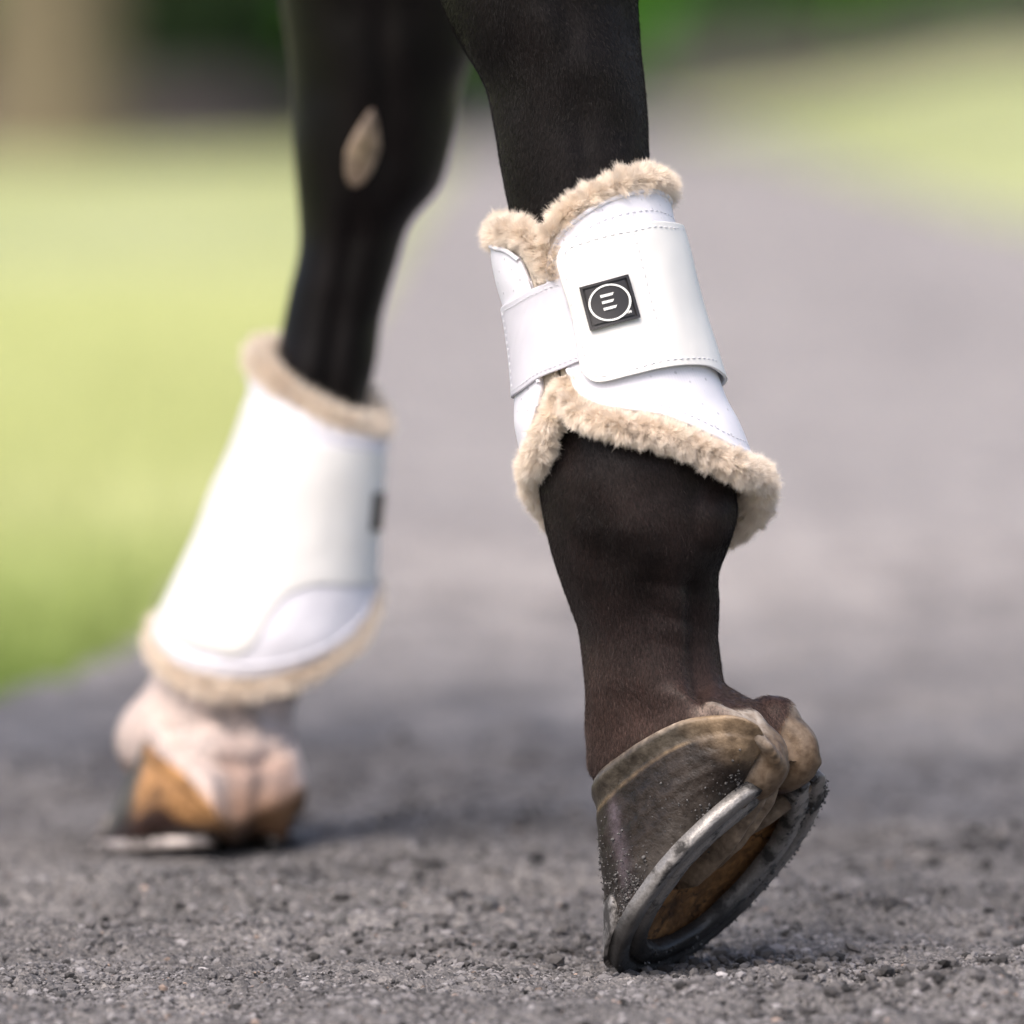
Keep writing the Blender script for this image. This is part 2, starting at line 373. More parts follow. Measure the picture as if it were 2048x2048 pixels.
# path: coarse far strip + fine near part, one object
mb = MB()
def strip(ys, nx, fine, xl=None, xr=None, dz=0):
    ys = np.asarray(ys); s = np.linspace(0, 1, nx)
    L = pathedge_left(ys) if xl is None else np.full(len(ys), xl); Rr = pathedge_right(ys) if xr is None else np.full(len(ys), xr)
    X = L[None]+(Rr-L)[None]*s[:, None]; Yg = np.broadcast_to(ys[None], X.shape)
    Z = terrain(X, Yg)+dz
    if fine:
        p = np.stack([X, Yg, X*0], -1)
        Z = Z+fine*(np.abs(vnoise(p, .0045, 3))*1.3+vnoise(p, .0026, 4)*.9+fbm(p, .012, 2, 8)*1.5)
    if xl is None: Z[0] -= .04; Z[-1] -= .04
    mb.add(np.stack([X, Yg, Z], -1), gridfaces(nx, len(ys)))
strip(np.linspace(2.0, 4.2, 90), 160, 0)
strip(np.linspace(4.2, 5.3, 480), 760, .0018, -.42, .42)
strip(np.linspace(4.2, 5.3, 60), 120, 0, .42, 1.9); strip(np.linspace(4.2, 5.3, 60), 60, 0, -1.2, -.42)
strip(np.linspace(5.3, 8.5, 300), 240, .0018)
strip(np.linspace(8.5, 52, 260), 60, 0)
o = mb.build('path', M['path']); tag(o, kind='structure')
# loose crumbs of gravel lying on the path (uncountable)
ico = np.array([[0, 0, 1], [.894, 0, .447], [.276, .851, .447], [-.724, .526, .447], [-.724, -.526, .447], [.276, -.851, .447], [.724, .526, -.447], [-.276, .851, -.447], [-.894, 0, -.447], [-.276, -.851, -.447], [.724, -.526, -.447], [0, 0, -1]])
icof = np.array([[0, 1, 2], [0, 2, 3], [0, 3, 4], [0, 4, 5], [0, 5, 1], [1, 6, 2], [2, 7, 3], [3, 8, 4], [4, 9, 5], [5, 10, 1], [2, 6, 7], [3, 7, 8], [4, 8, 9], [5, 9, 10], [1, 10, 6], [6, 11, 7], [7, 11, 8], [8, 11, 9], [9, 11, 10], [10, 11, 6]])
def crumbs(mb, pos, size, color, mi=0, squash=.7):
    n = len(pos); V = ico[None]*(1+rng.uniform(-.24, .24, (n, 12, 1)))
    V = V*np.stack([rng.uniform(.7, 1.3, n), rng.uniform(.7, 1.3, n), np.full(n, squash)], -1)[:, None]*size[:, None, None]
    a = rng.uniform(0, 6.28, n); ca, sa = np.cos(a)[:, None], np.sin(a)[:, None]
    V = np.stack([V[..., 0]*ca-V[..., 1]*sa, V[..., 0]*sa+V[..., 1]*ca, V[..., 2]+V[..., 0]*rng.uniform(-.3, .3, (n, 1))], -1)+pos[:, None]
    mb.add(V, (np.arange(n)[:, None, None]*12+icof[None]).reshape(-1, 3), mi, np.repeat(color, 12, 0))
mb = MB(); n = 170000
yy = 4.22+(rng.random(n)**1.5)*1.6; xx = rng.uniform(-.40, .40, n)*(yy/4.5)
sz = .0005+.0006*rng.random(n)+.0025*rng.random(n)**26
z = terrain(xx, yy)+.0008+sz*.25
g = np.clip(rng.normal(.125, .07, n), .02, .5); cc = np.stack([g*1.01, g*.965, g*.985], -1); sel = rng.random(n) < .02; cc[sel] *= np.array([1.7, 1.35, 1.1])
crumbs(mb, np.stack([xx, yy, z], -1), sz, cc)
# clods in loose heaps
for cx, cy, k, sp in ((.02, 4.62, 500, .06), (-.12, 4.95, 700, .07), (.17, 4.33, 500, .03), (.19, 4.40, 400, .03), (-.04, 4.84, 500, .04), (.28, 4.75, 700, .045), (-.22, 4.72, 500, .05), (.12, 4.52, 350, .035), (.33, 4.33, 400, .04), (-.33, 4.33, 250, .04), (.26, 5.05, 500, .06), (-.02, 5.3, 500, .07)):
    xx = cx+rng.normal(0, sp*1.6, k); yy = cy+rng.normal(0, sp*.8, k); sz = .0008+.0036*rng.random(k)**4
    z = terrain(xx, yy)+sz*.5+.002*np.exp(-((xx-cx)/sp/1.5)**2)
    g = np.clip(rng.normal(.075, .04, k), .015, .25); crumbs(mb, np.stack([xx, yy, z], -1), sz, np.stack([g*1.03, g*.97, g*.975], -1))
k = 130; cxs = np.array([(.30, 4.38), (.20, 4.33), (.10, 4.50), (.24, 4.62), (-.05, 4.80), (-.15, 4.72), (.33, 4.50), (.02, 4.50), (.28, 4.85), (-.28, 4.40)])[rng.integers(0, 10, k)]
xx = cxs[:, 0]+rng.normal(0, .028, k); yy = cxs[:, 1]+rng.normal(0, .02, k); sz = .0018+.0040*rng.random(k)**2.2; g = np.clip(rng.normal(.06, .02, k), .02, .12)
crumbs(mb, np.stack([xx, yy, terrain(xx, yy)+sz*.35], -1), sz, np.stack([g, g*.97, g*.98], -1))
o = mb.build('gravel', M['crumb'], smooth=False, colors=True); tag(o, 'loose grey crumbs and clods of gravel scattered over the riding path', 'gravel', kind='stuff')
# grass blades by the left edge of the path
mb = MB(); n = 60000
yy = 5.4+12*rng.random(n)**1.3; e = pathedge_left(yy); xx = e-.0-(rng.random(n)**1.2)*(.12+.045*yy)+rng.normal(0, .012, n)
root = np.stack([xx, yy, terrain(xx, yy)-.028], -1); d = rng.normal(0, .33, (n, 3)); d[:, 2] = 1; d /= np.linalg.norm(d, axis=1)[:, None]
fr = np.clip((yy-6.6)/2.4, 0, 1)[:, None]; pn = (fbm(root*np.array([1.4, .5, 0]), .5, 2, 3)*.5+.5)[:, None]
ca = np.array([.15, .26, .035])*(1-pn)+np.array([.33, .38, .10])*pn; cb = np.array([.38, .42, .16])*(1-pn)+np.array([.47, .50, .235])*pn
cc = (ca*(1-fr)+cb*fr)*rng.uniform(.75, 1.25, (n, 1))
strands(mb, root, d, rng.uniform(.02, .045, n), rng.uniform(.002, .004, n), 2, rng.normal(0, .25, (n, 3)), 0, cc)
tag(mb.build('grass', M['leaf'], colors=True), 'short pale green grass blades growing along the left edge of the gravel path', 'grass', kind='stuff')

# brown planting bed at the back, then hedges and trees
mb = MB()
bx = np.linspace(-14, 16, 90); rows = []
for x in bx:
    yb = np.interp(x, [-14, -1.2, 1.0, 3.2, 16], [33, 36, 50, 56, 60]); zb = float(bank(np.array(x), np.array(yb)))
    hb = np.interp(x, [-1, .5], [1, .95]); rows.append([(x, yb, zb-.06), (x, yb+.25, zb+.12*hb), (x, yb+1.3, zb+.25*hb), (x, yb+2.4, zb+.30*hb), (x, yb+9, zb+.2*hb), (x, yb+9, zb-.3)])
rows = np.array(rows); rows[:, 1:5, 2] += fbm(rows[:, 1:5], 1.2, 2, 4)*.03
mb.add(rows, gridfaces(len(bx), 6)); tag(mb.build('planting_bed', M['mulch']), kind='structure')
def leaves(mb, centers, radii, n, size, cols):
    k = rng.integers(0, len(centers), n); d = rng.normal(0, 1, (n, 3)); d /= np.linalg.norm(d, axis=1)[:, None]
    p = centers[k]+d*radii[k]*(rng.uniform(.35, 1.05, (n, 1)))
    a = rng.normal(0, 1, (n, 3)); a /= np.linalg.norm(a, axis=1)[:, None]; b_ = np.cross(a, rng.normal(0, 1, (n, 3))); b_ /= np.linalg.norm(b_, axis=1)[:, None]
    s = size*rng.uniform(.6, 1.4, (n, 1)); V = np.stack([p-a*s, p+b_*s*.45, p+a*s, p-b_*s*.45], 1)
    cl = np.asarray(cols)[rng.integers(0, len(cols), n)]*rng.uniform(.6, 1.5, (n, 1))
    mb.add(V, np.arange(n*4).reshape(-1, 4), 0, np.repeat(cl, 4, 0))
DG = [(.06, .22, .012), (.10, .31, .018), (.05, .14, .012), (.14, .40, .02)]
DK = [(.02, .045, .012), (.03, .06, .015), (.035, .09, .015)]
def hedge(x0, x1, yb, h0, h1, label, cols, group='hedges behind the lawn'):
    cx = (x0+x1)/2; zb = float(bank(np.array(cx), np.array(float(yb)))); e = empty('hedge', (cx, yb, zb)); tag(e, label, 'hedge', group)
    n = 120; cs = np.stack([rng.uniform(x0, x1, n), rng.uniform(yb-.5, yb+1.2, n), zb+h0+.25+(h1-h0-.25)*rng.random(n)**1.6], -1)
    mb = MB(); leaves(mb, cs, np.full((n, 1), .5), 26000, .09, cols); mb.build('foliage', M['leaf'], e, colors=True)
    mb = MB()
    for q in range(14):
        x = rng.uniform(x0, x1); y = yb+rng.uniform(-.1, .9); pts = np.array([[x, y, zb], [x+rng.normal(0, .08), y, zb+h0+.2], [x+rng.normal(0, .2), y+rng.normal(0, .2), zb+h1*.8]])
        tube(mb, curve(pts, 8), np.linspace(.04, .015, 8), 7)
    mb.build('stem', M['bark'], e)
hedge(-3.6, -1.35, 38.5, .32, 2.4, 'dark green hedge at the left end beyond the tan trunk', DK)
hedge(-2.0, .25, 39.5, .30, 2.6, 'bright green leafy hedge seen just left of the horse legs', DG)
hedge(.1, 1.35, 54.5, .05, 3.0, 'dark hedge glimpsed beyond the gap between the two legs', DK)
hedge(1.4, 3.1, 60.5, .02, 3.2, 'green hedge behind the rising lawn right of the near leg', DG)
hedge(3.2, 5.2, 61.5, .02, 3.2, 'dark hedge at the far right end of the lawn', DK)  # leaves in the darker greens
e = empty('tree', (-1.80, 35.0, 0)); tag(e, 'tree with a broad pale tan trunk at the left end of the hedge', 'tree')
mb = MB(); pts = np.array([[-1.80, 35, -.1], [-1.79, 35, .7], [-1.76, 35, 2.2], [-1.7, 35.1, 3.8]]); tube(mb, curve(pts, 24), np.interp(np.linspace(0, 1, 24), [0, .1, .3, 1], [.34, .28, .26, .14]), 20)
for q in range(6):
    a = q*1.05; tube(mb, curve(np.array([[-1.75, 35, 2.4+q*.2], [-1.75+math.cos(a)*.8, 35+math.sin(a)*.8, 3.4+q*.15], [-1.75+math.cos(a)*1.6, 35+math.sin(a)*1.6, 4.3+q*.1]]), 8), np.linspace(.09, .02, 8), 8)
mb.build('trunk', M['bark'], e)
mb = MB(); n = 50; cs = np.stack([rng.normal(-1.7, 1.1, n), rng.normal(35.1, 1.1, n), rng.uniform(3.4, 6.2, n)], -1); leaves(mb, cs, np.full((n, 1), .55), 9000, .08, DG); mb.build('crown', M['leaf'], e, colors=True)

# ================================================================== HORSE
def ring(v, L, Rr, d, dy, Yb, m=56, p=2.0, twist=0):
    a = np.linspace(0, 2*np.pi, m, endpoint=False); s, c_ = np.sin(a), np.cos(a)
    s = np.sign(s)*np.abs(s)**(2/p); c_ = np.sign(c_)*np.abs(c_)**(2/p)
    u = (L+Rr)/2+(Rr-L)/2*s; Y = Yb+dy-d*c_
    return P(u, v+twist*s, Y)
def loft_tab(mb, tab, Yb, n=70, **kw):
    tab = np.asarray(tab, float); vv = np.linspace(tab[0, 0], tab[-1, 0], n); q = spl(tab[:, 0], tab[:, 1:], vv)
    loft(mb, [ring(v, *r_, Yb, **kw) for v, r_ in zip(vv, q)])
# hoof frames -------------------------------------------------------
def ortho(A, B):
    A = np.array(A, float); A /= np.linalg.norm(A); B = np.array(B, float); B -= A*B.dot(A); B /= np.linalg.norm(B)
    N = np.cross(A, B);
    if N[2] < 0: N = -N
    return A, B, N
class Hoof:
    def __init__(s, C, A, B, k=1.0): s.C = np.array(C, float); s.A, s.B, s.N = ortho(A, B); s.k = k
    def __call__(s, a, b, h):
        a, b, h = np.broadcast_arrays(np.asarray(a, float), np.asarray(b, float), np.asarray(h, float))
        return s.C+s.k*(a[..., None]*s.A+b[..., None]*s.B+h[..., None]*s.N)
    def inv(s, p): q = (p-s.C)/s.k; return q@s.A, q@s.B, q@s.N
near = Hoof(P(1446, 1749, Y0), (142, -100, 203), (.537, .842, .045))
G0 = np.array([(-.0675, 0), (-.064, .022), (-.053, .042), (-.031, .057), (-.006, .063), (.016, .062), (.035, .054), (.048, .045), (.057, .036)])
K0 = np.array([(-.008, 0, .073), (-.005, .021, .073), (.008, .040, .072), (.035, .050, .0635), (.0565, .052, .0550), (.0740, .0515, .0455), (.0900, .0475, .0300), (.0935, .042, .0185), (.087, .034, .0115)])
def full(ctrl, n):
    pos = ctrl.copy()
    if ctrl.shape[1] == 3: kk = np.clip((pos[:, 0]-.03)/.05, 0, 1); pos[:, 0] -= .027*kk; pos[:, 1] *= 1-.36*kk
    mirror = ctrl[1:].copy()[::-1]; mirror[:, 1] *= -1
    pts = np.concatenate([mirror, pos]); s = np.linspace(0, 1, len(pts)); return spl(s, pts, np.linspace(0, 1, n))
def build_hoof(H, parent, colfn, solecol, frogcol, steel, crumbs_n=0, hi=True):
    n = 110; nt_ = 40
    g = full(G0, n); k = full(K0, n); t = np.linspace(0, 1, nt_)[None, :, None]
    g3 = np.concatenate([g, np.full((n, 1), .0072)], 1)
    Q = g3[:, None]*(1-t)+k[:, None]*t
    cen = np.array([.02, 0, 0]); out = Q-cen; out[..., 2] = 0; out /= np.linalg.norm(out, axis=-1, keepdims=True)+1e-9
    bul = (np.sin(t*np.pi)*.0012+.0016*np.exp(-((t-.93)/.05)**2)-.0008*np.exp(-((t-.82)/.03)**2)+.00018*np.sin(t*42)*(t > .3)-.0035*np.clip((t-.95)/.05, 0, 1)**2)
    Qo = Q+out*bul; Qi = Q-out*np.clip(.0085-.003*t, .003, 1)
    A = H(Qo[..., 0], Qo[..., 1], Qo[..., 2]); B = H(Qi[..., 0], Qi[..., 1], Qi[..., 2])
    if hi: A = A+H.k*(fbm(A, .006, 3, 2)*.0003)[..., None]*(out@np.stack([H.A, H.B, H.N]))
    mb = MB(); nn = A.shape[0]*A.shape[1]
    cA = colfn(Q, np.broadcast_to(t[..., 0], Q.shape[:2]), A); cc = np.concatenate([cA.reshape(-1, 3), cA.reshape(-1, 3)*.8])
    slab(mb, A, B, 0, cc)
    if crumbs_n:
        ids = rng.integers(0, nn, crumbs_n*14); tt = np.broadcast_to(t[..., 0], Q.shape[:2]).ravel()[ids]; keep = (rng.random(len(ids)) < np.clip(1.0-tt*1.35, .01, 1)**1.4*np.clip((.016-Q[:, :, 0].ravel()[ids])/.03, .07, 1)*(.35+.65*(fbm(A.reshape(-1, 3)[ids], .012, 2, 6) > 0))); ids = ids[keep][:crumbs_n]
        p = A.reshape(-1, 3)[ids]+rng.normal(0, .0007, (len(ids), 3)); sz = .00022+.0007*rng.random(len(ids))**3.5
        gg = np.clip(rng.normal(.075, .035, len(ids)), .02, .16); crumbs(mb, p, sz, np.stack([gg, gg*.96, gg*.95], -1), 1, 1.0)
    hoof = mb.build('hoof', [M['horn'], M['crumb']], parent, colors=True)
    # sole: shallow dome inside the wall
    s = np.linspace(0, 1, 26)[None, :, None]; gi = g.copy(); cen2 = np.array([.012, 0])
    gi = cen2+(g-cen2)*.90; ctr = np.array([[.018, 0]])*np.ones((n, 1))
    q = gi[:, None]*(1-s)+ctr[:, None]*s
    hgt = .008+.013*np.sin(np.clip(s[..., 0]*1.7, 0, np.pi/2)); hgt = hgt+.006*np.exp(-((np.abs(q[..., 1])-np.interp(q[..., 0], [-.03, .01, .06], [.004, .0115, .020]))/.004)**2)*np.clip((q[..., 0]+.025)/.02, 0, 1)
    S = H(q[..., 0], q[..., 1], hgt); mb = MB()
    if hi: S = S+(fbm(S, .012, 4, 12)*.0022)[..., None]*H.N
    S2 = S+H.N*.004*H.k
    cS = np.array(solecol)*np.ones((S.size//3, 1)); d = np.linalg.norm(q.reshape(-1, 2)-cen2, axis=1)
    slab(mb, S, S2, 0, np.concatenate([cS, cS])); sole = mb.build('sole', M['sole'], hoof, colors=True)
    # rear closure between the heels is the frog, a wedge with a central cleft
    na, nb = 46, 31; aa = np.linspace(-.024, .070, na); bb = np.linspace(-1, 1, nb)
    wv = np.interp(aa, [-.024, -.018, .01, .045, .07], [.001, .004, .008, .0135, .018]); top = np.interp(aa, [-.024, -.015, .015, .045, .07], [.014, .007, .0015, .002, .012])
    AA, BB = np.meshgrid(aa, bb, indexing='ij'); cl = np.interp(aa, [-.024, .0, .03, .07], [0, .002, .006, .006])[:, None]
    hh = top[:, None]+.012*np.abs(BB)**4+cl*np.exp(-(BB/.22)**2)
    Fp = H(AA, BB*wv[:, None], hh)
    if hi: Fp = Fp+(fbm(Fp, .009, 3, 22)*.0012)[..., None]*H.N
    Fb = H(AA, BB*wv[:, None]*.9, .026); mb = MB(); slab(mb, Fp, Fb, 0, frogcol); mb.build('frog', M['horn'], hoof, colors=True)
    # bars: two ridges running forward from the heels beside the frog
    for sgn in (-1, 1):
        mb = MB(); c_ = curve(np.array([H(.058, sgn*.033, .006), H(.04, sgn*.027, .007), H(.015, sgn*.020, .012), H(0, sgn*.016, .018)]), 20)
        tube(mb, c_, np.interp(np.linspace(0, 1, 20), [0, .1, .5, 1], [.003, .006, .005, .0015])*H.k, 10, 0, tuple(np.array(frogcol)*.8)); mb.build('bar', M['horn'], hoof, colors=True)
    # shoe -------------------------------------------------------
    g2 = full(G0, 130); T = np.gradient(g2, axis=0); T /= np.linalg.norm(T, axis=1)[:, None]; Nn = np.stack([T[:, 1], -T[:, 0]], -1)
    if ((g2-cen2)*Nn).sum() < 0: Nn = -Nn
    sp = np.linspace(0, 1, 130); end = np.minimum(sp, 1-sp)
    web = .0225*np.interp(end, [0, .004, .012, .03, .3, .5], [.45, .75, .93, 1, 1, .86]); outer = g2+Nn*.0032; ext = T*np.where(sp < .5, -1, 1)[:, None]*np.interp(end, [0, .06], [.010, 0])[:, None]
    outer = outer+ext-Nn*np.interp(end, [0, .004, .012, .03], [.0055, .003, .0008, 0])[:, None]
    # profile across the web: outer-bottom bevel, fuller groove, inner edge
    pr = [(0, .0072), (-.0005, .0008), (.0006, 0), (.0075, 0), (.0084, .0018), (.0106, .0018), (.0113, 0), (.0195, 0), (.0210, .0012), (.0215, .0072)]
    L = []
    for x, h in pr: q = outer-Nn*(x/.0215*web)[:, None]; L.append(H(q[:, 0], q[:, 1], h))
    Gs = np.stack(L, 1)
    if hi: Gs = Gs+fbm(Gs, .01, 3, 33)[..., None]*.0005*H.N
    mb = MB(); ga = H.inv(Gs.reshape(-1, 3))[0] if crumbs_n else None
    cs = np.array(steel)*np.ones((Gs.size//3, 3))
    if crumbs_n: kd = np.clip((-.012-ga)/.03+fbm(Gs.reshape(-1, 3), .015, 3, 51)*.6+.1, 0, 1)*.82; cs = cs*(1-kd[:, None])
    loft(mb, Gs, 0, cs, cap=False); loft(mb, Gs[:2], 0, steel); loft(mb, Gs[-2:], 0, steel)
    # toe clip drawn up the wall
    cu = np.linspace(-1, 1, 11); cv = np.linspace(0, 1, 8); CU, CV = np.meshgrid(cu, cv, indexing='ij')
    for ctr_i in (40,):
        idx = (n//2-16); i0 = int(n*.5-15); base_i = np.clip((i0+CU*5.5*(1-.55*CV**2)).astype(float), 0, n-1)
        bi = np.floor(base_i).astype(int); fr_ = (base_i-bi)[..., None]
        j = CV*nt_*.26; jj = np.floor(j).astype(int); f2 = (j-jj)[..., None]
        def smp(Z): return (Z[bi, jj]*(1-fr_)+Z[bi+1, jj]*fr_)*(1-f2)+(Z[bi, jj+1]*(1-fr_)+Z[bi+1, jj+1]*fr_)*f2
        w_ = smp(A); o_ = smp(out)@np.stack([H.A, H.B, H.N]); lift = (.0040*(1-CV)+.0022)[..., None]*H.k*(1-.35*CU[..., None]**4)
        slab(mb, w_+o_*lift, w_-o_*.001, 0, steel)
    if crumbs_n:
        p = Gs[rng.integers(0, 130, 900), rng.integers(2, 8, 900)]; kk = (fbm(p, .012, 2, 44) > .1)
        a_, b_, _ = H.inv(p); kk &= ~((b_ < 0) & (rng.random(len(p)) < .75)); p = p[kk]+rng.normal(0, .0006, (kk.sum(), 3)); gg = np.clip(rng.normal(.05, .03, len(p)), .015, .2)
        crumbs(mb, p, .0003+.0008*rng.random(len(p))**2.5, np.stack([gg, gg, gg], -1), 1, 1.0)
        pr_ = Gs[rng.integers(66, 125, 260), 1]; pr_ = pr_[fbm(pr_, .012, 2, 91) > -.05]; pr_ = pr_+rng.normal(0, .0007, pr_.shape); gg = np.clip(rng.normal(.05, .03, len(pr_)), .015, .2)
        crumbs(mb, pr_, .0003+.0005*rng.random(len(pr_))**2, np.stack([gg, gg, gg], -1), 1, 1.0)
    mb.build('horseshoe', [M['steel'], M['crumb']], hoof, colors=True); shoe_o = hoof.children[-1]; shoe_o.data.set_sharp_from_angle(angle=R(28))
    return hoof
def coronet_ring(H, dh=0.0, inset=0.0, grow=0.0, m=56):
    k = full(K0, 80); back = np.array([(.081, .024, .010), (.078, .010, .013), (.076, 0, .015), (.078, -.010, .013), (.081, -.024, .010)])
    pts = np.concatenate([k, back]); c_ = np.array([.034, 0, .045]); d = pts-c_; pts = c_+d*np.array([1-inset+grow, 1-inset+grow, 1]); pts[:, 2] += dh
    W = H(pts[:, 0], pts[:, 1], pts[:, 2]); return W
def resample_azimuth(W, m=56):
    """closed loop resampled at equal azimuths seen from above, same convention as ring()"""
    c_ = W.mean(0); az = np.arctan2(W[:, 0]-c_[0], -(W[:, 1]-c_[1])) % (2*np.pi); o = np.argsort(az); az = az[o]; W = W[o]
    az3 = np.concatenate([az-2*np.pi, az, az+2*np.pi]); W3 = np.concatenate([W, W, W]); a = np.linspace(0, 2*np.pi, m, endpoint=False)
    return np.stack([np.interp(a, az3, W3[:, i]) for i in range(3)], -1)
def blob(mb, c_, r_, axes, m=24):
    th = np.linspace(0, np.pi, m//2+1)[1:-1]; ph = np.linspace(0, 2*np.pi, m, endpoint=False); TH, PH = np.meshgrid(th, ph, indexing='ij')
    L = np.stack([np.sin(TH)*np.cos(PH)*r_[0], np.sin(TH)*np.sin(PH)*r_[1], np.cos(TH)*r_[2]], -1)@np.array(axes); loft(mb, L+np.array(c_))

horse = empty('horse', (0.0, 4.8, 0)); tag(horse, 'black horse with one white sock walking away along the gravel path', 'horse')
# ---- near leg
NT = lambda v: -.13*(v-500)/4000   # lean of the cannon towards the camera as it comes down
mbn = MB()
bodytab = []
for v, L, Rr, d in ((-620, 820, 1380, .075), (-420, 800, 1370, .07), (-250, 815, 1340, .062), (-120, 840, 1300, .055), (0, 878, 1268, .050), (70, 911, 1272, .047), (155, 966, 1281, .043), (220, 986, 1290, .040), (308, 1002, 1294, .038), (400, 1016, 1303, .036), (500, 1040, 1320, .036), (650, 1075, 1350, .037), (760, 1095, 1395, .040), (870, 1096, 1440, .045), (950, 1089, 1458, .048), (1048, 1093, 1464, .048), (1095, 1102, 1452, .045), (1150, 1120, 1430, .041), (1204, 1139, 1429, .038), (1260, 1159, 1424, .036), (1328, 1173, 1432, .037), (1375, 1179, 1446, .039)):
    dy = NT(v) if v < 1000 else NT(1000)+(v-1000)/4000*.12
    bodytab.append((v, L, Rr, d, dy))
loft_tab(mbn, bodytab, Y0, 90)
# soft tissue union down to the coronet
r0 = ring(1290, 1166, 1428, .034, NT(1000)+.009, Y0); r1 = ring(1370, 1180, 1444, .038, NT(1000)+.011, Y0)
rc = resample_azimuth(coronet_ring(near, .0)); rc2 = resample_azimuth(coronet_ring(near, -.012, .12)); rc3 = resample_azimuth(coronet_ring(near, .008, .045)); rc = resample_azimuth(coronet_ring(near, .0, .03))
loft(mbn, [r0, r0*.5+r1*.5, r1, r1*.7+rc3*.3, r1*.38+rc3*.62, r1*.12+rc3*.88, rc3, rc, rc2])
for sgn in (-1, 1):
    bs = .0190 if sgn < 0 else .0130
    blob(mbn, near(.064, sgn*bs, .016), (.0200, .0150 if sgn < 0 else .0135, .018), (near.A, near.B, near.N))
    blob(mbn, near(.058, sgn*bs*1.1, .031), (.027, .018 if sgn < 0 else .015, .019), (near.A, near.B, near.N))
blob(mbn, P(1396, 1030, Y0+NT(1000)-.012), (.0185, .025, .020), np.eye(3))   # ergot and sesamoid bulge
V, Q, N_ = remesh(mbn, .0018, 18)
# sinews and folds
und = fbm(V, .035, 2, 3)*.0025+fbm(V, .014, 2, 6)*.0004
def px(V): return 1024+V[:, 0]/V[:, 1]*F, HV+(HC-V[:, 2])/V[:, 1]*F
uu, vv_ = px(V); front = (N_[:, 1] < .2)
und = und+.0013*np.clip((vv_-700)/200, 0, 1)
for cu_, a_, v0, v1, wd in ((lambda v: 1385+(v-1100)*.05, -.0050, 1130, 1440, 20), (lambda v: 1300+(v-1100)*.02, -.0016, 1100, 1260, 30), (lambda v: 1190+(v-1000)*.18, -.0020, 960, 1200, 26), (lambda v: 1130-(v-0)*-.13, -.0018, -100, 400, 26)):
    und = und+a_*np.exp(-((uu-cu_(vv_))/wd)**2)*np.clip((vv_-v0)/60, 0, 1)*np.clip((v1-vv_)/60, 0, 1)*front
for v0, dv, a_ in ((1164, .12, -.0012), (1222, .28, -.0009), (1285, .10, -.0006)):
    und = und+a_*np.exp(-((vv_-v0-(uu-1300)*dv)/13)**2)*np.clip((uu-1270)/70, 0, 1)*np.clip((1425-uu)/40, 0, 1)*front
V = V+N_*und[:, None]
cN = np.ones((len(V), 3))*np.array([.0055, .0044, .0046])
kb = np.clip((vv_-780)/260, 0, 1)[:, None]; cN = cN*(1-kb)+np.array([.0175, .0125, .012])*kb  # browner fetlock: the sheen of the coat is put into its colour
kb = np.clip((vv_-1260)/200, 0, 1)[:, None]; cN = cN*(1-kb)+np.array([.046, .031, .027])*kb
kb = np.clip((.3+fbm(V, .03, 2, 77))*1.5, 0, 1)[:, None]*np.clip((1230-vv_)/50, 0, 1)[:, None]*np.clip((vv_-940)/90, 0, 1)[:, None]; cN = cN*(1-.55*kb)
a_, b_, h_ = near.inv(V)
# bare skin of the heel bulbs and the coronary band
kr = full(K0, 80)
tree_d = np.full(len(V), 1.0); sel = np.where((h_ < .09) & (np.abs(b_) < .09) & (vv_ > 1300))[0]
for q in kr: tree_d[sel] = np.minimum(tree_d[sel], np.sqrt((a_[sel]-q[0])**2+(b_[sel]-q[1])**2+(h_[sel]-q[2])**2))
edge = -.0008+.0010*fbm(V, .01, 2, 9)+.0035*np.clip((a_-.06)/.03, 0, 1)
kc = np.clip((edge-tree_d)/.0035+.5, 0, 1)
kbulb = np.clip((a_-.050)/.006, 0, 1)*np.clip((.05-np.abs(b_))/.01, 0, 1)*np.clip((.030-h_+.5*(np.abs(b_)-.012)+.003*fbm(V, .01, 2, 19))/.004, 0, 1)
bare = np.maximum(kc, kbulb)[:, None]
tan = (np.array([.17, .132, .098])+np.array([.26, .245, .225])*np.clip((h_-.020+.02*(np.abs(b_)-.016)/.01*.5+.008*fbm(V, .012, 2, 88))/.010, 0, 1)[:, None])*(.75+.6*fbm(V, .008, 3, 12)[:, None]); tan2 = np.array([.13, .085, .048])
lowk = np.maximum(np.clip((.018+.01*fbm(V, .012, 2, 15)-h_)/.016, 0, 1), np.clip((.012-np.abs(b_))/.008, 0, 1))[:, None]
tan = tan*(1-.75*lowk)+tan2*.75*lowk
und2 = (fbm(V, .009, 3, 66)*.0006-.0030*np.exp(-((b_-.001)/.0035)**2)-.0008*np.exp(-((b_+.021+.25*(h_-.02))/.0022)**2)-.0006*np.exp(-((b_-.014+.3*(h_-.02))/.002)**2))*bare[:, 0]; V = V+N_*und2[:, None]
cN = cN*(1-bare)+tan*bare
body = MB(); bf = bare[Q].mean(1)[:, 0] > .5; body.add(V, Q, 0, cN); body.mi[-1] = np.where(bf, 2, 0)
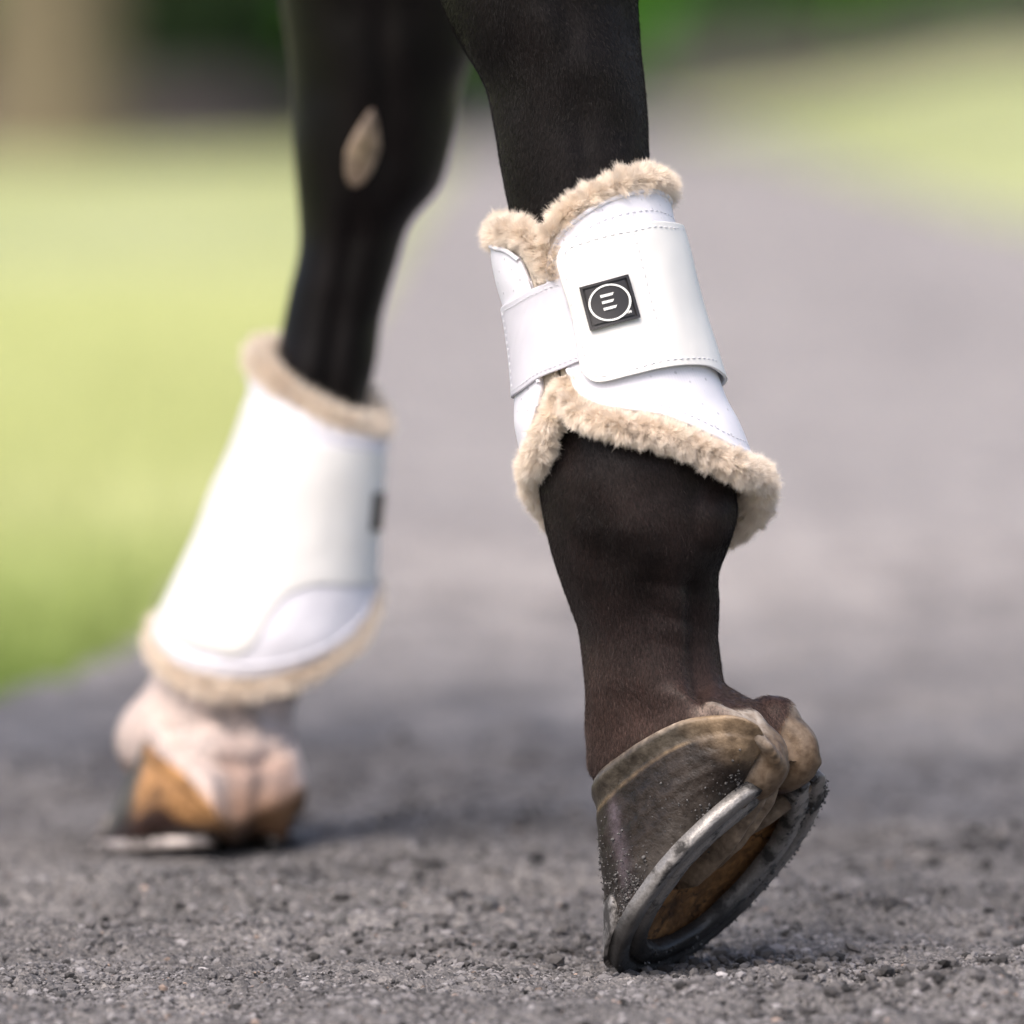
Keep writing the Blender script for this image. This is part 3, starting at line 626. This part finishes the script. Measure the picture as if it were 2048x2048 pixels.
# short coat hair, lying down the leg
wq = np.zeros(len(Q)); vc = V[Q].mean(1); nc = N_[Q].mean(1); bq = bare[Q].mean(1)[:, 0]; uq, vq = px(vc)
wq[(nc[:, 1] < .35) & (vq > -60) & (bq < .3)] = 1; wq[(vq > 480) & (vq < 780)] = 0; wq *= 1-bq
p, nrm, k = sample_faces(V, Q, 330000, wq)
if (nrm*N_[Q[k, 0]]).sum() < 0: nrm = -nrm
down = np.array([.12, -.05, -1.0])+vn3(p, .03, 5)*.45; down = down-nrm*(down*nrm).sum(1)[:, None]; down /= np.linalg.norm(down, axis=1)[:, None]
dr = down+nrm*(.18+.12*rng.random((len(p), 1)))+rng.normal(0, .16, p.shape); dr /= np.linalg.norm(dr, axis=1)[:, None]
hc_ = cN[Q[k, 0]]*rng.lognormal(-.12, .6, (len(p), 1)); strands(body, p-nrm*.0003, dr, rng.uniform(.0018, .0036, len(p)), .00012, 2, None, 1, hc_)
# ---- far leg
mbf = MB(); FT = lambda v: .06*(v-800)/3500
ft = []
for v, L, Rr, d in ((-620, 470, 1010, .075), (-420, 500, 1040, .072), (-250, 530, 1040, .07), (-120, 552, 1010, .062), (0, 566, 965, .056), (106, 580, 944, .052), (176, 584, 922, .048), (264, 586, 908, .045), (318, 590, 896, .043), (375, 595, 876, .040), (424, 598, 834, .037), (466, 601, 810, .034), (530, 594, 792, .032), (583, 582, 778, .031), (636, 572, 762, .030), (700, 561, 750, .030), (811, 540, 726, .031), (950, 480, 700, .033), (1100, 430, 670, .036), (1220, 380, 640, .040), (1300, 330, 622, .043), (1370, 305, 600, .042), (1433, 247, 583, .045), (1480, 232, 586, .046), (1540, 256, 594, .046), (1580, 296, 584, .041), (1625, 345, 565, .034)):
    ft.append((v, L, Rr, d, .01 if v < 800 else .01+.02*(v-800)/700))
loft_tab(mbf, ft, Y1, 90)
farh = Hoof(P(398, 1692, Y1+.012), (.55, -.82, .10), (.83, .56, 0), .88)
farh.C = farh.C
rcf = resample_azimuth(coronet_ring(farh, .0)); rcf2 = resample_azimuth(coronet_ring(farh, -.012, .12)); rcf3 = resample_azimuth(coronet_ring(farh, .014, .07))
loft(mbf, [rcf3*.6+rcf3.mean(0)*.4, rcf3, rcf, rcf2])
blob(mbf, farh(.054, 0, .034), (.0275, .030, .030), (farh.A, farh.B, farh.N))
for sgn in (-1, 1):
    blob(mbf, farh(.057, .017 if sgn > 0 else -.023, .032), (.021, .024, .022), (farh.A, farh.B, farh.N))
    blob(mbf, farh(.044, .018 if sgn > 0 else -.024, .046), (.030, .025, .030), (farh.A, farh.B, farh.N))
# splint groove: tendon lobe behind the cannon bone
V2, Q2, N2 = remesh(mbf, .0022, 40)
u2, v2 = px(V2); V2 = V2+N2*(fbm(V2, .04, 2, 8)*.002+.0012)[:, None]
gr = -.0045*np.exp(-((u2-(700-(v2-500)*.16))/26)**2)*np.clip((v2-380)/100, 0, 1)*(N2[:, 1] < .2)-.004*np.exp(-((u2-770)/30)**2)*np.clip((420-v2)/100, 0, 1)*(N2[:, 1] < .2)
gr = gr-.0050*np.exp(-((v2-(1528-((u2-468)/115)**2*42))/15)**2)*(np.abs(u2-468) < 125)*(N2[:, 1] < .1)
V2 = V2+N2*gr[:, None]
cF = np.ones((len(V2), 3))*np.array([.0045, .0035, .0038]); kw_ = np.clip((v2-1315-78*np.clip((u2-430)/40, 0, 1))/14, 0, 1)[:, None]; cF = cF*(1-kw_)+np.array([.50, .45, .42])*kw_
a_, b_, h_ = farh.inv(V2); kt = np.clip((.040-h_)/.02, 0, 1)[:, None]*np.clip((a_-.03)/.03, 0, 1)[:, None]*kw_; kshade = np.clip((.034-np.abs(b_))/.012, 0, 1)[:, None]*np.clip((v2-1470)/60, 0, 1)[:, None]*kw_; cF = cF*(1-kshade)+np.array([.33, .26, .225])*kshade  # shade of the recessed pastern centre painted in as browner skin
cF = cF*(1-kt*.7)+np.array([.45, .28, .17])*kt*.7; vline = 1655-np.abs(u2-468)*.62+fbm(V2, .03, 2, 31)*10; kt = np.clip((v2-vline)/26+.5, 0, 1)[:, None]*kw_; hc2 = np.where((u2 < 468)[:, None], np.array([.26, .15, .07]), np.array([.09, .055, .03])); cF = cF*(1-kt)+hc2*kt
kt = np.clip((.020-h_)/.012, 0, 1)[:, None]*kw_; cF = cF*(1-kt)+np.array([.05, .03, .018])*kt
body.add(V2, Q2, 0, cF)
# ---- gaskins and hindquarters above the picture
mbu = MB()
def limb(pts, rad): tube(mbu, curve(np.array(pts), 24), spl(np.linspace(0, 1, len(rad)), rad, np.linspace(0, 1, 24)), 20)
hipn, hipf = (-.15, 4.72, 1.15), (-.27, 5.12, 1.15)
limb([(.01, 4.52, .56), (.0, 4.53, .66), (-.10, 4.60, .85), hipn], [.062, .07, .11, .2])
limb([(-.08, 5.15, .56), (-.10, 5.15, .66), (-.22, 5.13, .85), hipf], [.065, .07, .11, .2])
mbu_ax = np.eye(3); blob(mbu, (-.26, 4.96, 1.28), (.36, .34, .30), mbu_ax); 
hx = np.array([(-.82, .56, 0), (.56, .82, 0), (0, 0, 1.)]); blob(mbu, (-.85, 5.35, 1.22), (.85, .33, .33), hx)
V3, Q3, N3 = remesh(mbu, .012, 6); body.add(V3, Q3, 0, np.ones((len(V3), 3))*np.array([.0105, .0085, .0085]))
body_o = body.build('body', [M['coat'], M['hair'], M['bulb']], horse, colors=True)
# chestnut: horny patch inside the far hock
mb = MB(); ca, cr = 26, 12; TH = np.linspace(0, 2*np.pi, ca, endpoint=False); rr = np.linspace(0, 1, cr)
RR, TT = np.meshgrid(rr, TH, indexing='ij'); wdt = np.where(np.sin(TT) > 0, .55, 1.0)
du = 33*np.cos(TT)*RR*np.where(-np.sin(TT)*RR < 0, 1-.55*np.abs(np.sin(TT)*RR), 1)+20*(-np.sin(TT)*RR)*-.0; dv = -78*np.sin(TT)*RR
du = du+(-dv)*.22; U = 727+du; W_ = 296+dv
from mathutils.bvhtree import BVHTree
bvh = BVHTree.FromPolygons([Vector(x) for x in V2], [tuple(int(i) for i in q) for q in Q2])
cp = Vector((0, 0, HC))
def proj(u, v, off):
    d = Vector(P(u, v, 1.0))-cp; h = bvh.ray_cast(cp, d.normalized()); return np.array(h[0]+h[1]*off) if h[0] is not None else P(u, v, Y1)
G = np.array([[proj(U[i, j], W_[i, j], .0035*(1-rr[i]**2)**.5*(1+.4*math.sin(TT[i, j]*5)*rr[i])+.0004) for j in range(ca)] for i in range(cr)])
G2 = np.array([[proj(U[i, j], W_[i, j], -.003) for j in range(ca)] for i in (cr-1,)])
mb.add(np.concatenate([G.reshape(-1, 3), G2.reshape(-1, 3)]), gridfaces(cr+1, ca, False, True), 0, np.repeat(np.array([.12, .095, .065])*(1-np.append(rr, 1)[:, None]**2)+np.array([.33, .26, .215])*np.append(rr, 1)[:, None]**2, ca, 0)); ch = mb.build('chestnut', M['horn'], horse, colors=True)
# ---- hooves
def colnear(Q, t, A):
    a, b, h = Q[..., 0], Q[..., 1], Q[..., 2]; c_ = np.ones(Q.shape)*np.array([.019, .0145, .0125])
    n = fbm(A, .02, 3, 3)[..., None]
    ol = np.clip((-.022-a)/.03+n[..., 0]*.8, 0, 1)[..., None]; c_ = c_*(1-.7*ol)+np.array([.050, .038, .020])*.7*ol
    # growth ring near the coronet: pale band, ochre line
    tb = np.clip((t-.80+n[..., 0]*.02)/.03, 0, 1)[..., None]; c_ = c_*(1-tb)+np.array([.045, .039, .032])*tb
    ln = np.exp(-((t-.80+n[..., 0]*.015)/.014)**2)[..., None]; c_ = c_*(1-ln*.55*(1+n))+np.array([.13, .095, .058])*ln*.55*(1+n)
    tp = np.clip((t-.93)/.05, 0, 1)[..., None]*(.12+.8*np.clip((a-.02)/.04+n[..., 0]*.5, 0, 1))[..., None]; c_ = c_*(1-tp)+np.array([.36, .31, .27])*tp
    hl = np.clip((a-.064)/.014+n[..., 0]*.3, 0, 1)[..., None]*np.clip((t-.25)/.4, 0, 1)[..., None]; c_ = c_*(1-hl)+np.array([.16, .12, .082])*hl
    st = np.exp(-((a+.018-.035*t-.003*n[..., 0])/.0055)**2)[..., None]*np.clip(t/.2, 0, 1)[..., None]*np.clip((.8-t)/.1, 0, 1)[..., None]; c_ = c_*(1-st*.45)+np.array([.12, .10, .13])*st*.45
    dd = np.clip((.35-t)/.3, 0, 1)[..., None]*(.5+.5*n); c_ = c_*(1-.4*dd)+np.array([.10, .095, .09])*.4*dd
    return np.clip(c_, .006, 1)
def colfar(Q, t, A):
    a, b = Q[..., 0], Q[..., 1]; c_ = np.ones(Q.shape)*np.array([.07, .065, .055]); k = np.clip((a-.012)/.012, 0, 1)[..., None]; c_ = c_*(1-k)+np.array([.34, .19, .085])*k
    d = np.clip((.62-t-np.abs(a-.048)*9)/.3+.5, 0, 1)[..., None]; return c_*(1-d)+np.array([.025, .014, .012])*d
build_hoof(near, horse, colnear, (.20, .108, .042), (.20, .160, .125), (.25, .24, .232), 6500)
build_hoof(farh, horse, colfar, (.10, .05, .025), (.30, .18, .09), (.48, .43, .41), 0, False)

# ================================================================== BOOTS
class BootTube:
    def __init__(s, tab, Yb, yfn, flat=1.0):
        s.t = np.array(tab, float); s.Y = Yb; s.yfn = yfn; s.flat = flat
    def cw(s, v):
        L = spl(s.t[:, 0], s.t[:, 1], v); Rr = spl(s.t[:, 0], s.t[:, 2], v); return (L+Rr)/2, (Rr-L)/2
    def pt(s, phi, v, off=0.0):
        """phi in degrees, 0 faces the camera; off in metres outwards"""
        c_, w_ = s.cw(v); ph = np.radians(phi); m = w_/F*s.Y
        Y = s.Y+s.yfn(v)-(m*s.flat+off)*np.cos(ph); u = c_+(w_+off*F/s.Y)*np.sin(ph); return P(u, v, Y)
    def phi(s, u, v):
        c_, w_ = s.cw(v); return np.degrees(np.arcsin(np.clip((np.asarray(u)-c_)/w_, -1, 1)))
    def S(s, u, v, off): return s.pt(s.phi(u, v), v, off)
    def edge(s, pts, back=()):
        a = [(float(s.phi(u, v)), v) for u, v in pts]+list(back); a = np.array(a); return a
    def patch(s, ph0, ph1, vt, vb, off, th, n=120, m=60, corner=0, cr=0.1, wob=0.0):
        """vt, vb: functions of phi; ph0, ph1: functions of t"""
        T_ = np.linspace(0, 1, m); U_ = np.linspace(0, 1, n)
        p0 = ph0(T_); p1 = ph1(T_); PH = p0[None]+(p1-p0)[None]*U_[:, None]
        VV = vt(PH)*(1-T_)[None]+vb(PH)*T_[None]
        A = s.pt(PH, VV, off); B = s.pt(PH, VV, off-th)
        if wob: A = A+(fbm(A, .02, 2, 5)*wob)[..., None]*np.array([0, -1, 0])
        return A, B, PH, VV
def lerpf(tab):
    tab = np.array(sorted(map(tuple, tab))); return lambda p: spl(tab[:, 0], tab[:, 1], p)
def add_uv(o, su=.045):
    """UV in metres: around the leg and along z"""
    me = o.data; uv = me.uv_layers.new(name='UVMap'); V = np.empty(len(me.vertices)*3, np.float32); me.vertices.foreach_get('co', V); V = V.reshape(-1, 3)
    c_ = V[:, :2].mean(0)
    # lean-corrected angle
    k = np.polyfit(V[:, 2], V[:, 0], 1); k2 = np.polyfit(V[:, 2], V[:, 1], 1)
    a = np.arctan2(V[:, 0]-np.polyval(k, V[:, 2]), -(V[:, 1]-np.polyval(k2, V[:, 2])))*su
    L = np.empty(len(me.loops), np.int32); me.loops.foreach_get('vertex_index', L)
    uv.data.foreach_set('uv', np.stack([a[L], V[L, 2]], -1).ravel().astype(np.float32))
FL = np.array([.985, .875, .755]); FLT = np.array([.985, .95, .91])
def roll(name, parent, C, r, n_str, length, width=.00026, closed=True, lean=None, flat=1.0, tip=.45):
    mb = MB(); m = 18; T, N, B = frames(C, closed); r = np.broadcast_to(r, (len(C),)); a = np.linspace(0, 2*np.pi, m, endpoint=False)
    G = C[:, None]+r[:, None, None]*(np.cos(a)[None, :, None]*N[:, None]+flat*np.sin(a)[None, :, None]*B[:, None])
    G = G+(fbm(G, .012, 2, 3)*.0008)[..., None]*(G-C[:, None])/r[:, None, None]
    if closed: mb.add(G, gridfaces(len(C), m, True, True), 0, FL*.8)
    else: loft(mb, G, 0, FL*.8)
    if n_str:
        p, nn, k = sample_faces(G.reshape(-1, 3), gridfaces(len(C), m, closed, True), n_str); ci = C[(k//m) % len(C)]
        sg = np.sign(((p-ci)*nn).sum(1))[:, None]; nn = nn*sg
        cl = vn3(p, .0050, 11); cl2 = vn3(p, .0020, 14); d = nn+cl*.26+cl2*.22+rng.normal(0, .15, p.shape)
        if lean is not None: d = d+lean
        d /= np.linalg.norm(d, axis=1)[:, None]; tone = (.95+.08*vnoise(p, .004, 7))[:, None]*rng.uniform(.93, 1.05, (len(p), 1))
        f = np.clip(.5+.5*vnoise(p, .006, 23), 0, 1)[:, None]*tip
        cc = (FL*(1-f)+FLT*f)*tone
        strands(mb, p-nn*.0006, d, length*rng.uniform(.65, 1.15, len(p))*(1+.10*vnoise(p, .007, 9)), width, 3, cl2*.5+rng.normal(0, .12, p.shape), 0, np.clip(cc, 0, .98))
    return mb.build(name, M['fleece'], parent, colors=True)
def stitches(mb, pts, length=.0028, gap=.0016, r_=.00022, mi=0):
    C = curve(pts, 400); s = np.concatenate([[0], np.cumsum(np.linalg.norm(np.diff(C, axis=0), axis=1))]); x = 0
    while x+length < s[-1]:
        q = np.array([[np.interp(x+length*f, s, C[:, i]) for i in range(3)] for f in (0, .25, .5, .75, 1)]); q[1:4, 1] -= .00025
        tube(mb, q, np.array([.5, 1, 1, 1, .5])*r_, 6, mi); x += length+gap

# ---------------- near boot
bt = BootTube([(300, 1000, 1316), (400, 988, 1340), (450, 982, 1352), (500, 981, 1366), (560, 990, 1380), (620, 1007, 1396), (700, 1020, 1421), (760, 1026, 1440), (800, 1028, 1455), (840, 1028, 1477), (900, 1038, 1501), (960, 1045, 1518), (1060, 1055, 1524), (1150, 1060, 1520)], Y0, NT, .98)
boot = empty('horse_boot', tuple(P(1250, 860, Y0))); tag(boot, 'white fleece trimmed boot with black square badge, on the raised near leg, in sharp focus', 'horse boot', 'fleece trimmed boots on the hind legs')
topt = bt.edge([(1093, 545), (1100, 510), (1117, 474), (1154, 438), (1208, 405), (1262, 387), (1299, 381), (1330, 390)], [(90, 402), (130, 425), (180, 450), (225, 470), (262, 490)])
left = [(float(bt.phi(u, v))+360, v) for u, v in ((992, 497), (1020, 508), (1045, 538), (1058, 575), (1066, 600))]; topt = list(map(tuple, topt))+left
bott = list(map(tuple, bt.edge([(1135, 738), (1144, 764), (1165, 790), (1190, 804), (1244, 814), (1317, 825), (1371, 843), (1425, 869), (1470, 893)], [(84, 912), (105, 960), (130, 1025), (160, 1066), (200, 1060), (235, 1000), (262, 935)])))
bott += [(float(bt.phi(u, v))+360, v) for u, v in ((1048, 900), (1060, 854), (1070, 814), (1078, 780))]
vt, vb = lerpf(topt), lerpf(bott); pL = min(topt)[0]; pR = max(topt)[0]
lo = lambda T_: spl([0, .5, 1], [topt[0][0], -27, bott[0][0]], T_); hi_ = lambda T_: spl([0, .5, 1], [topt[-1][0], 312, bott[-1][0]], T_)
A, B, PH, VV = bt.patch(lo, hi_, vt, vb, 0, .0035, 260, 90, wob=.0010)
mb = MB(); slab(mb, A, B); shell = mb.build('shell', M['shell'], boot); add_uv(shell)
# binding along the edges
mb = MB()
for off, rr_ in ((0, .0013),):
    for e in (A[::4, 0], A[::4, -1], A[0, ::6], A[-1, ::6]): mb = MB(); tube(mb, curve(e, 160)+np.array([0, -.0003, 0]), rr_, 8); add_uv(mb.build('binding', M['shell'], shell))
mb = MB(); q = A[4:130, -5].copy(); stitches(mb, q[::6]-np.array([0, .0004, 0]), .0024, .0018, .00022); mb.build('stitching', M['thread'], shell); mb = MB(); q = A[4:110, 7]; stitches(mb, q[::6]-np.array([0, .0004, 0]), .0024, .0018, .00022); mb.build('stitching', M['thread'], shell)
# lining (fleece coloured inner face)
A2, B2, _, _ = bt.patch(lambda T_: lo(T_)-8, lambda T_: hi_(T_)+10, lambda p_: vt(np.clip(p_, pL, pR))-6, lambda p_: vb(np.clip(p_, pL, pR))+14, -.0040, .004, 160, 60)
mb = MB(); slab(mb, A2, B2, 0, FL*.85)
f_ = gridfaces(160, 60); wgt = np.zeros(len(f_)); cq = B2.reshape(-1, 3)[f_].mean(1); uu_, vvv = px(cq); wgt[(uu_ > 1380) & (vvv > 860)] = 1; wgt[(uu_ < 1120) & (vvv > 860)] = 1
p, nn, k = sample_faces(B2.reshape(-1, 3), f_, 26000, wgt); cx = np.stack([np.interp(p[:, 2], [.2, .3], [.066, .05]), np.full(len(p), Y0-.01), p[:, 2]], -1); inw = cx-p; inw /= np.linalg.norm(inw, axis=1)[:, None]
cl = vn3(p, .006, 11); d = inw+cl*.6+rng.normal(0, .15, p.shape)+np.array([0, 0, -.3]); d /= np.linalg.norm(d, axis=1)[:, None]
strands(mb, p, d, rng.uniform(.004, .008, len(p)), .0003, 3, cl*.3, 0, FL*rng.uniform(.85, 1.1, (len(p), 1))); mb.build('lining', M['fleece'], boot, colors=True)
def pts3(lst, tubeobj, Yb):
    out = []
    for e in lst:
        if e[0] == 's': out.append(tubeobj.S(e[1], e[2], e[3]))
        elif e[0] == 'p': out.append(tubeobj.pt(e[1], e[2], e[3]))
        else: out.append(P(e[1], e[2], Yb+e[3]))
    return np.array(out)
# upper fleece roll: from the cleft, round the back of the leg and over the front flap
top = pts3([('s', 1100, 566, -.003), ('s', 1093, 520, -.003), ('s', 1098, 478, -.002), ('s', 1120, 442, -.002), ('s', 1156, 410, -.002), ('s', 1206, 380, -.001), ('s', 1256, 363, -.001), ('s', 1298, 357, -.001), ('s', 1327, 367, -.001), ('p', 100, 385, -.001), ('p', 140, 410, -.003), ('p', 185, 432, -.003), ('p', 230, 452, -.002), ('p', 262, 470, -.004), ('s', 1010, 464, -.003), ('s', 1028, 462, -.002), ('s', 1052, 482, -.002), ('s', 1070, 512, -.003), ('s', 1084, 540, -.004), ('s', 1098, 570, -.006)], bt, Y0)
C = curve(top, 260); s = np.linspace(0, 1, 260); roll('fleece_trim', boot, C, np.interp(s, [0, .06, .15, .3, .62, .72, .85, 1], [.0030, .0034, .0032, .0034, .0036, .0048, .0042, .0026]), 150000, .0054, .00022, False, np.array([0, -.05, .25]))
# lower fleece roll
low = pts3([('s', 1126, 756, -.003), ('s', 1138, 796, -.001), ('s', 1158, 828, .0), ('s', 1192, 842, .001), ('s', 1244, 853, .001), ('s', 1315, 866, .001), ('s', 1366, 884, .001), ('s', 1416, 909, .002), ('s', 1462, 934, .003), ('p', 82, 956, .001), ('p', 104, 1000, .0005), ('p', 126, 1045, -.001), ('p', 150, 1078, -.002), ('p', 180, 1090, 0), ('p', 210, 1080, 0), ('p', 236, 1030, -.004), ('p', 255, 985, -.005), ('p', 270, 948, -.0055), ('s', 1062, 915, -.003), ('s', 1080, 880, -.001), ('s', 1096, 838, -.002), ('s', 1106, 800, -.003), ('s', 1124, 765, -.004)], bt, Y0)
C = curve(low, 320); s = np.linspace(0, 1, 320); roll('fleece_trim', boot, C, np.interp(s, [0, .05, .12, .3, .45, .6, .75, .9, 1], [.0030, .0044, .0047, .0047, .0056, .0054, .0046, .0042, .003]), 240000, .0050, .00022, False, np.array([0, -.05, -.3]))
# elastic band
et = lerpf(list(map(tuple, bt.edge([(1135, 552), (1117, 558), (1063, 580), (1030, 600), (1010, 613)])))+[(-90, 622), (-130, 640)]); eb = lerpf(list(map(tuple, bt.edge([(1185, 716), (1157, 724), (1132, 735), (1081, 756), (1045, 782)])))+[(-90, 795), (-130, 800)])
Ae, Be, _, _ = bt.patch(lambda T_: np.full(len(T_), -125.), lambda T_: np.full(len(T_), -12.), et, eb, .0016, .0013, 110, 50, wob=.0008)
mb = MB(); slab(mb, Ae, Be); el = mb.build('elastic_band', M['elastic'], boot); add_uv(el)
mb = MB()
for j in (3, 46): stitches(mb, Ae[30:104:8, j]-np.array([0, .0003, 0]), .0016, .0014, .0002)
stitches(mb, Ae[44, 3:47:6]+np.array([-.0003, -.0004, 0]), .0020, .0016, .00022); mb.build('stitching', M['thread'], el)
# strap
st_ = lerpf(list(map(tuple, bt.edge([(1112, 500), (1120, 492), (1154, 476), (1208, 459), (1262, 449), (1299, 442), (1340, 446)])))+[(95, 455), (150, 480), (200, 500)]); sb_ = lerpf(list(map(tuple, bt.edge([(1168, 765), (1186, 766), (1208, 764), (1262, 750), (1317, 736), (1371, 730), (1407, 733), (1432, 748)])))+[(95, 760), (150, 800), (200, 810)])
def cornered(T_, base, amp):
    x = np.minimum(T_, 1-T_)/.13; return base+amp*(1-np.sqrt(np.clip(1-(1-np.clip(x, 0, 1))**2, 0, 1)))
As, Bs, PHs, VVs = bt.patch(lambda T_: cornered(T_, -18.6+1.5*np.sin(T_*3.14), 11.), lambda T_: np.full(len(T_), 200.), st_, sb_, .0040, .0017, 170, 110, wob=.0010)
mb = MB(); slab(mb, As, Bs); strap = mb.build('strap', M['strap'], boot)
def Sx(pts, off=.0042): return np.array([bt.S(u, v, off) for u, v in pts])
mb = MB()
loop = [(1352, 459), (1330, 455), (1299, 453), (1262, 461), (1208, 472), (1160, 488), (1138, 499), (1131, 515), (1134, 545), (1146, 608), (1165, 680), (1180, 733), (1188, 748), (1206, 752), (1262, 738), (1317, 722), (1371, 716), (1407, 718), (1422, 724)]
stitches(mb, Sx(loop), .0026, .0017, .00024); stitches(mb, Sx([(1259, 461), (1273, 517), (1291, 590), (1309, 655), (1328, 722)]), .0026, .0017, .00024)
mb.build('stitching', M['thread'], strap)
# badge: black rubber square, white ring, three bars and TM
q4 = np.array([(1161.7, 575), (1248, 548.5), (1272.6, 634.7), (1183.7, 661)])
def bl(x, y):  # x,y in 0..1 (right, down)
    x = np.asarray(x, float)[..., None]; y = np.asarray(y, float)[..., None]
    return (q4[0]*(1-x)+q4[1]*x)*(1-y)+(q4[3]*(1-x)+q4[2]*x)*y
def bsurf(x, y, off): q = bl(x, y); return bt.S(q[..., 0], q[..., 1], off)
badge = MB(); g = np.linspace(0, 1, 15); X, Yg = np.meshgrid(g, g, indexing='ij'); slab(badge, bsurf(X, Yg, .0052), bsurf(X, Yg, .0036))
def frame_bar(mb, x0, x1, y0, y1, o0, o1, mi=0):
    a = np.linspace(x0, x1, 10); b2 = np.linspace(y0, y1, 10); X, Yg = np.meshgrid(a, b2, indexing='ij'); slab(mb, bsurf(X, Yg, o1), bsurf(X, Yg, o0), mi)
e_ = .055
frame_bar(badge, 0, 1, -.002, e_, .005, .0066); frame_bar(badge, 0, 1, 1-e_, 1.002, .005, .0066); frame_bar(badge, -.002, e_, e_, 1-e_, .005, .00658); frame_bar(badge, 1-e_, 1.002, e_, 1-e_, .005, .00658)
frame_bar(badge, e_+.045, 1-e_-.045, e_+.045, 1-e_-.045, .005, .0063)
bo = badge.build('badge', M['rubber'], strap, smooth=False)
mk = MB(); a = np.linspace(0, 2*np.pi, 65)[:-1]
for (r0_, r1_) in ((.375, .415),):
    L = []
    for rr_, of in ((r0_, .0062), (r0_, .0068), (r1_, .0068), (r1_, .0062)): L.append(bsurf(.505+np.cos(a)*rr_, .50+np.sin(a)*rr_, of))
    mk.add(np.stack(L, 1), gridfaces(64, 4, True, True))
# bars, measured on the photograph's badge crop, made into badge coordinates
def inv_bl(px_, py_):
    x = y = .5
    for _ in range(25):
        q = bl(x, y); ex = np.array([px_, py_])-q; J = np.stack([bl(x+.01, y)-q, bl(x, y+.01)-q], -1)/.01; dd = np.linalg.solve(J, ex); x += dd[0]; y += dd[1]
    return x, y
cv = lambda x, y: (1130+x*.088, 530+y*.088)
def quadmark(cs, o0=.0062, o1=.0069):
    k = [inv_bl(*cv(*p_)) for p_ in cs]; k = np.array(k); s_ = np.linspace(0, 1, 6)[:, None, None]; t_ = np.linspace(0, 1, 4)[None, :, None]
    q = (k[0]*(1-s_)+k[1]*s_)*(1-t_)+(k[3]*(1-s_)+k[2]*s_)*t_; slab(mk, bsurf(q[..., 0], q[..., 1], o1), bsurf(q[..., 0], q[..., 1], o0))
quadmark([(785, 692), (1056, 615), (1036, 680), (803, 752)]); quadmark([(826, 834), (1070, 765), (1048, 830), (842, 893)]); quadmark([(862, 980), (1134, 902), (1112, 968), (882, 1040)])
for cs in ([(1325, 1048), (1372, 1036), (1376, 1050), (1330, 1062)], [(1345, 1050), (1358, 1047), (1368, 1098), (1354, 1101)],
           [(1376, 1038), (1388, 1034), (1398, 1090), (1386, 1093)], [(1384, 1036), (1394, 1034), (1408, 1066), (1402, 1072)], [(1404, 1066), (1410, 1030), (1418, 1028), (1412, 1070)], [(1412, 1028), (1422, 1025), (1434, 1080), (1422, 1084)]): quadmark(cs)
em = mk.build('emblem', M['badge_white'], strap, smooth=False)

# ---------------- far boot
k_ = 1/.9434
ftab = [(640, 500, 740), (735, 497, 768), (780, 496, 774), (850, 476, 773), (900, 458, 770), (975, 424, 765), (1060, 394, 758), (1100, 376, 755), (1180, 338, 751), (1240, 312, 748), (1300, 300, 738), (1360, 296, 700), (1420, 300, 660)]
fb = BootTube(ftab, Y1, lambda v: .01+0*np.asarray(v, float), .95)
boot2 = empty('horse_boot', tuple(P(520, 1300, Y1))); tag(boot2, 'white fleece trimmed boot on the far leg above the white sock, blurred', 'horse boot', 'fleece trimmed boots on the hind legs')
ftop = [(-180, 735), (-120, 715), (-90, 728), (-60, 758), (-35, 790), (0, 835), (30, 862), (60, 874), (90, 868), (120, 830), (150, 770), (180, 735)]
fbot = [(-180, 1235), (-120, 1220), (-90, 1262), (-65, 1305), (-35, 1345), (0, 1358), (30, 1330), (60, 1262), (90, 1180), (120, 1160), (150, 1190), (180, 1235)]
vt2, vb2 = lerpf(ftop), lerpf(fbot)
A, B, PH, VV = fb.patch(lambda T_: np.full(len(T_), -178.), lambda T_: np.full(len(T_), 178.), vt2, vb2, 0, .0035, 160, 60, wob=.001)
mb = MB(); slab(mb, A, B); sh2 = mb.build('shell', M['shell'], boot2); add_uv(sh2)
for j_ in (3, -4): mb = MB(); tube(mb, curve(A[::4, j_], 160), .0013, 8); add_uv(mb.build('binding', M['shell'], sh2))
mb = MB(); A2, B2, _, _ = fb.patch(lambda T_: np.full(len(T_), -178.), lambda T_: np.full(len(T_), 178.), vt2, lambda p_: vb2(p_)+10, -.004, .004, 80, 30); slab(mb, A2, B2, 0, FL*.85); mb.build('lining', M['fleece'], boot2, colors=True)
ph = np.linspace(-180, 180, 120, endpoint=False)
roll('fleece_trim', boot2, curve(fb.pt(ph, vt2(ph)-16, -.0055), 160, True), .0050, 24000, .0058, .0006, True)
roll('fleece_trim', boot2, curve(fb.pt(ph, vb2(ph)+14, -.0045), 160, True), .0054, 26000, .0062, .0006, True)
ts = lerpf([(-120, 800), (-60, 815), (-20, 870), (20, 895), (60, 903), (90, 905), (150, 900)]); tb2 = lerpf([(-120, 1190), (-60, 1262), (-30, 1300), (-4, 1290), (3, 1215), (14, 1180), (50, 1172), (90, 1165), (150, 1150)])
As2, Bs2, _, _ = fb.patch(lambda T_: np.full(len(T_), -120.), lambda T_: np.full(len(T_), 118.), ts, tb2, .0010, .0008, 120, 60, wob=.0006)
mb = MB(); slab(mb, As2, Bs2); strap2 = mb.build('strap', M['strap'], boot2)
mb = MB(); X, Yg = np.meshgrid(np.linspace(62, 80, 10), np.linspace(985, 1062, 10), indexing='ij'); slab(mb, fb.pt(X, Yg, .0026), fb.pt(X, Yg, .0008)); mb.build('badge', M['rubber'], strap2, smooth=False)
